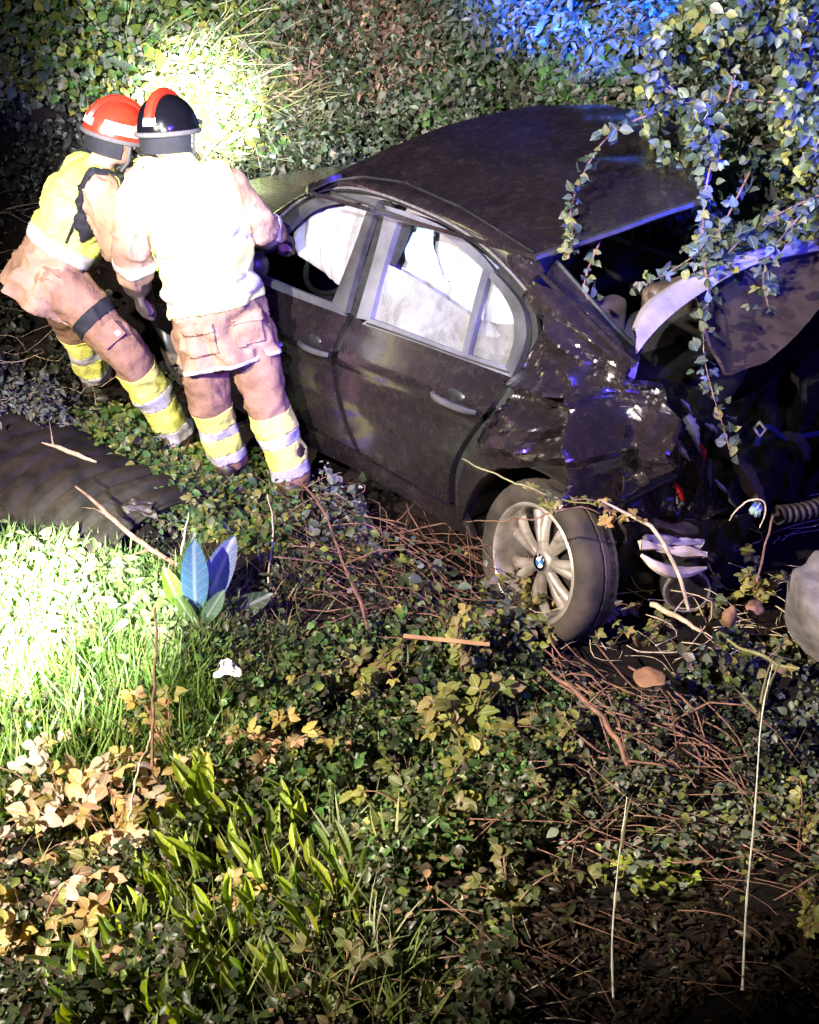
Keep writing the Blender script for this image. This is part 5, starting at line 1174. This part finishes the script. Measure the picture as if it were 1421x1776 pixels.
tuft(700, 1180, 'small dull grass tuft beside the brushwood', 8, (.08, .16), [(.1, .12, .05)])
# dock plant with big bluish leaf
base = gp(350, 1085); dk = empty('dock_plant', base, 'broad-leaved dock plant with one big blue-grey leaf in the middle of the ditch', 'plant')
def dock(px, py, d, tx, ty, d2, c, wd=1.0):
    p = at_d(px, py, d); q = at_d(tx, ty, d2); L_ = np.linalg.norm(q - p); put_leaf(ML_DOCK, dk, p, q - p, unit(CAM - p) + RNG.normal(0, .15, 3), L_, c)
D0 = ds(base[None])[0][0]
dock(340, 1075, D0, 336, 945, D0 + .02, (.08, .19, .32)); dock(325, 1080, D0 - .02, 288, 985, D0 + .02, (.16, .32, .03)); dock(345, 1080, D0 + .04, 402, 930, D0 + .18, (.10, .15, .26))
dock(350, 1085, D0 - .04, 386, 1030, D0 - .06, (.13, .22, .14)); dock(330, 1075, D0 + .06, 335, 935, D0 + .12, (.06, .13, .03)); dock(352, 1090, D0, 470, 1030, D0 + .05, (.04, .07, .035)); dock(340, 1085, D0 - .03, 310, 1040, D0 - .08, (.12, .2, .05))
ge = Geo()
for k in range(6): ge.tube([base - UP * .02 + RNG.normal(0, .01, 3), at_d(338 + RNG.normal(0, 8), 1072, D0)], [.006, .004], 6)
ge.obj('stem', STEMG, dk)
# tall pale stalks right
def seedstalk(pts, label, top):
    root = empty('grass_stalk', at_d(*pts[-1]), label, 'grass stalk', 'tall pale stalks on the right'); P = smoothpoly([at_d(*p) for p in pts], 30); P = P + .0035 * np.stack([vnoise(P * 9, 2 + k, 2) for k in range(3)], -1)
    Geo().tube(P, np.linspace(.0010, .0028, 30) * np.where(np.arange(30) % 8 == 4, 1.45, 1), 7).obj('stem', STALK, root)
    for (p0, p1, L_) in top:
        put_leaf(ML_BLADE, root, at_d(*p0), at_d(*p1) - at_d(*p0), FW, L_, (.34, .31, .14), 'blade')
seedstalk([(1088, 1385, 1.72), (1076, 1470, 1.66), (1070, 1560, 1.62), (1066, 1680, 1.56), (1063, 1800, 1.5)], 'tall pale grass stalk, the left one near the bottom edge', [((1078, 1470, 1.66), (1088, 1380, 1.72), .11)])
seedstalk([(1338, 1150, 1.95), (1318, 1240, 1.88), (1305, 1400, 1.78), (1293, 1580, 1.66), (1286, 1745, 1.56)], 'tallest pale grass stalk, rising from the right corner past the red canes', [((1312, 1235, 1.88), (1272, 1185, 1.9), .10), ((1316, 1250, 1.88), (1336, 1160, 1.95), .14), ((1320, 1220, 1.88), (1330, 1150, 1.92), .11)])

# overhanging shrub on the right with hanging shoots
sh = empty('overhanging_shrub', W(4.6, 2.3, .9), 'leafy shrub leaning over the back of the car at the right edge', 'shrub')
ge = Geo(); cen_ = W(4.75, 2.0, 1.95); br = []
for k in range(16):
    e = cen_ + RNG.normal(0, 1, 3) * [.55, .55, .45]; a = W(4.9, 2.6, 1.0); P = smoothpoly([a, lerp(a, e, .5) + UP * .25, e], 12); ge.tube(P, np.linspace(.014, .003, 12), 6); br.append(P)
ge.obj('branch', TWIG, sh)
q = pts_in([(1130, 60), (1250, -40), (1500, -40), (1500, 440), (1380, 440), (1330, 500), (1250, 470), (1190, 420), (1150, 300), (1110, 190)], 8600, 48, -.4)
dq = np.clip(4.55 + .35 * vnoise(q / 60, 77) + RNG.normal(0, .16, len(q)) - .0008 * (q[:, 0] - 1250), 3.9, 5.4)
r = rays(q[:, 0], q[:, 1]); P = CAM + r * (dq / (r @ FW))[:, None]; n = len(P)
N = unit(unit(CAM - P) * .5 + UP * .4 + RNG.normal(0, .6, (n, 3))); A = unit(np.cross(N, RNG.normal(0, 1, (n, 3)))) - UP * .4
VINE = [(.11, .14, .07), (.17, .19, .10), (.07, .10, .06), (.20, .20, .06), (.04, .06, .035), (.06, .08, .12), (.05, .07, .04)]
scatter('foliage', P, A, N, RNG.uniform(.026, .055, n), cols(n, VINE, .35), LT, parent=sh)
def vine(pts, label, n, size, pal, sp=.05):
    P = smoothpoly([at_d(*p) for p in pts], 60); root = empty('hanging_vine', P[0], label, 'vine', 'leafy shoots hanging over the car')
    Geo().tube(P, np.linspace(.0045, .0015, 60), 6).obj('stem', TWIG, root); cc = cols(n, pal, .3)
    for i in range(n):
        p = P[int(i / n * 59.9)] + RNG.normal(0, sp * .35, 3); a = RNG.normal(0, 1, 3) - UP * .3
        put_leaf(ML_LEAF if random.random() < .7 else ML_TRIO, root, p, a, unit(unit(CAM - p) * .8 + UP * .2 + RNG.normal(0, .5, 3)), random.uniform(*size), cc[i])
VB = VINE + [(.16, .2, .3)]
vine([(1275, 130, 4.3), (1245, 240, 4.2), (1222, 330, 4.1), (1218, 430, 4.0), (1232, 520, 3.85), (1216, 600, 3.7), (1235, 680, 3.6), (1258, 750, 3.5), (1268, 790, 3.45)], 'longest leafy shoot hanging in front of the open boot', 130, (.03, .05), VB)
vine([(1150, 190, 4.4), (1060, 225, 4.35), (1015, 290, 4.25), (985, 370, 4.1), (1000, 400, 4.0), (985, 450, 3.9)], 'leafy shoot trailing down over the rear of the roof', 70, (.03, .055), VINE)
vine([(1300, 300, 4.2), (1240, 420, 4.0), (1150, 480, 3.95), (1100, 500, 3.9)], 'leafy shoot reaching left across the rear window opening', 46, (.035, .055), VB)
vine([(1040, 420, 4.05), (1010, 490, 3.95), (1020, 520, 3.9)], 'short leafy sprig lying in the rear window corner', 16, (.03, .05), VINE)
vine([(1430, 190, 4.2), (1330, 175, 4.3), (1240, 170, 4.3), (1180, 180, 4.3)], 'bare dark twig with few leaves crossing the shrub', 22, (.035, .055), VINE)
vine([(1400, 360, 4.0), (1340, 430, 3.9), (1320, 480, 3.8), (1335, 540, 3.7)], 'short leafy shoot hanging before the brown lid lining at the right edge', 40, (.03, .05), VB)
vine([(1440, 330, 4.0), (1350, 370, 4.0), (1300, 400, 4.0), (1262, 440, 3.95)], 'leafy shoot resting on the raised boot lid', 44, (.04, .06), VINE)

# ================================================================== things lying about
# corrugated pipe half sunk at the left
pa = at_z(-70, 770, -.06); pb = at_z(285, 955, -.06); ax = unit(pb - pa); sd = unit(np.cross(UP, ax)); n = 90; N = 40; V = []; F_ = []
Lp = np.linalg.norm(pb - pa)
for j in range(n):
    t = j / (n - 1); ph = (t * Lp / .145) % 1.0; rr = .32 + .05 * (1 if .2 < ph < .8 else 0) + .006 * math.sin(t * 5)
    for i in range(N):
        an = 2 * math.pi * i / N; V.append(pa + ax * Lp * t + rr * (math.cos(an) * sd * 1.05 + math.sin(an) * UP * .62))
for j in range(n - 1):
    for i in range(N): F_.append((j * N + i, j * N + (i + 1) % N, (j + 1) * N + (i + 1) % N, (j + 1) * N + i))
po = link('drain_pipe', mesh('drain_pipe', V, F_), None, PIPE); tag(po, 'dark ribbed drain pipe half sunk in weeds at the left', 'pipe')
po.data.set_sharp_from_angle(angle=math.radians(35)); m_ = po.modifiers.new('t', 'SOLIDIFY'); m_.thickness = -.012
def rock(name, label, cat, c, r, mat, seed, cut=.55):
    ge = Geo(); ge.ball((0, 0, 0), 1, 34, 22); V = np.array(ge.V); rr = np.random.default_rng(seed)
    for k in range(14):
        d0 = unit(rr.normal(size=3)); lim = rr.uniform(cut, .95); ex = np.maximum(V @ d0 - lim, 0); V = V - ex[:, None] * d0 * .92
    V = V * (1 + .04 * vnoise(V * 5, seed))[:, None] * np.asarray(r); o = link(name, mesh(name, V + np.asarray(c), ge.F), None, mat); return tag(o, label, cat)
rock('boulder', 'big grey stone with angular faces at the right edge', 'stone', at_d(1430, 1068, 3.35), (.17, .17, .24), STONE, 5)
rock('clay_lump', 'orange-brown clay lump half covered by leaves in front of the tail', 'clay lump', at_d(1130, 1176, 3.02), (.06, .06, .012), TILE, 6)
rock('brick_piece', 'small reddish brick piece under the crushed tail', 'brick', at_d(1262, 1070, 3.3), (.03, .035, .05), TILE, 7)
rock('round_stone', 'small round brown stone left of the grey stone', 'stone', at_d(1310, 1055, 3.4), (.035, .035, .028), TWIG, 8, .8)
def scrap(name, label, cat, px, py, d, w_, h_, mat, seed):
    c = at_d(px, py, d); rr = np.random.default_rng(seed); u = np.linspace(-.5, .5, 12); X_, Y_ = np.meshgrid(u, u)
    B_ = basis(RT, unit(UP + FW * -.5)); Z = .22 * vnoise(np.stack([X_, Y_], -1) * 7, seed)
    rad = 1 + .3 * np.sin(np.arctan2(Y_, X_) * 3 + seed)
    Pl = np.stack([X_ * w_ * rad, Y_ * h_ * rad, Z * min(w_, h_)], -1); o = slab(name, c + Pl @ B_.T, .002, mat, None, -UP); return tag(o, label, cat)
scrap('litter', 'crumpled white litter in the grass below the dock plant', 'litter', 395, 1160, 2.98, .07, .05, WHITEP, 3)
scrap('plastic_film', 'crumpled grey plastic film at the mouth of the ribbed pipe', 'plastic film', 245, 880, 4.2, .11, .07, DARKM, 4)
ge = Geo(); a0 = at_d(700, 1103, 3.05); b0 = at_d(850, 1118, 3.0); ge.add(*tube_geo(np.stack([lerp(a0, b0, t) for t in np.linspace(0, 1, 8)]), .009, 4)); tag(ge.obj('wood_lath', TILE, None, False), 'pale flat wooden lath lying before the rear wheel', 'lath')
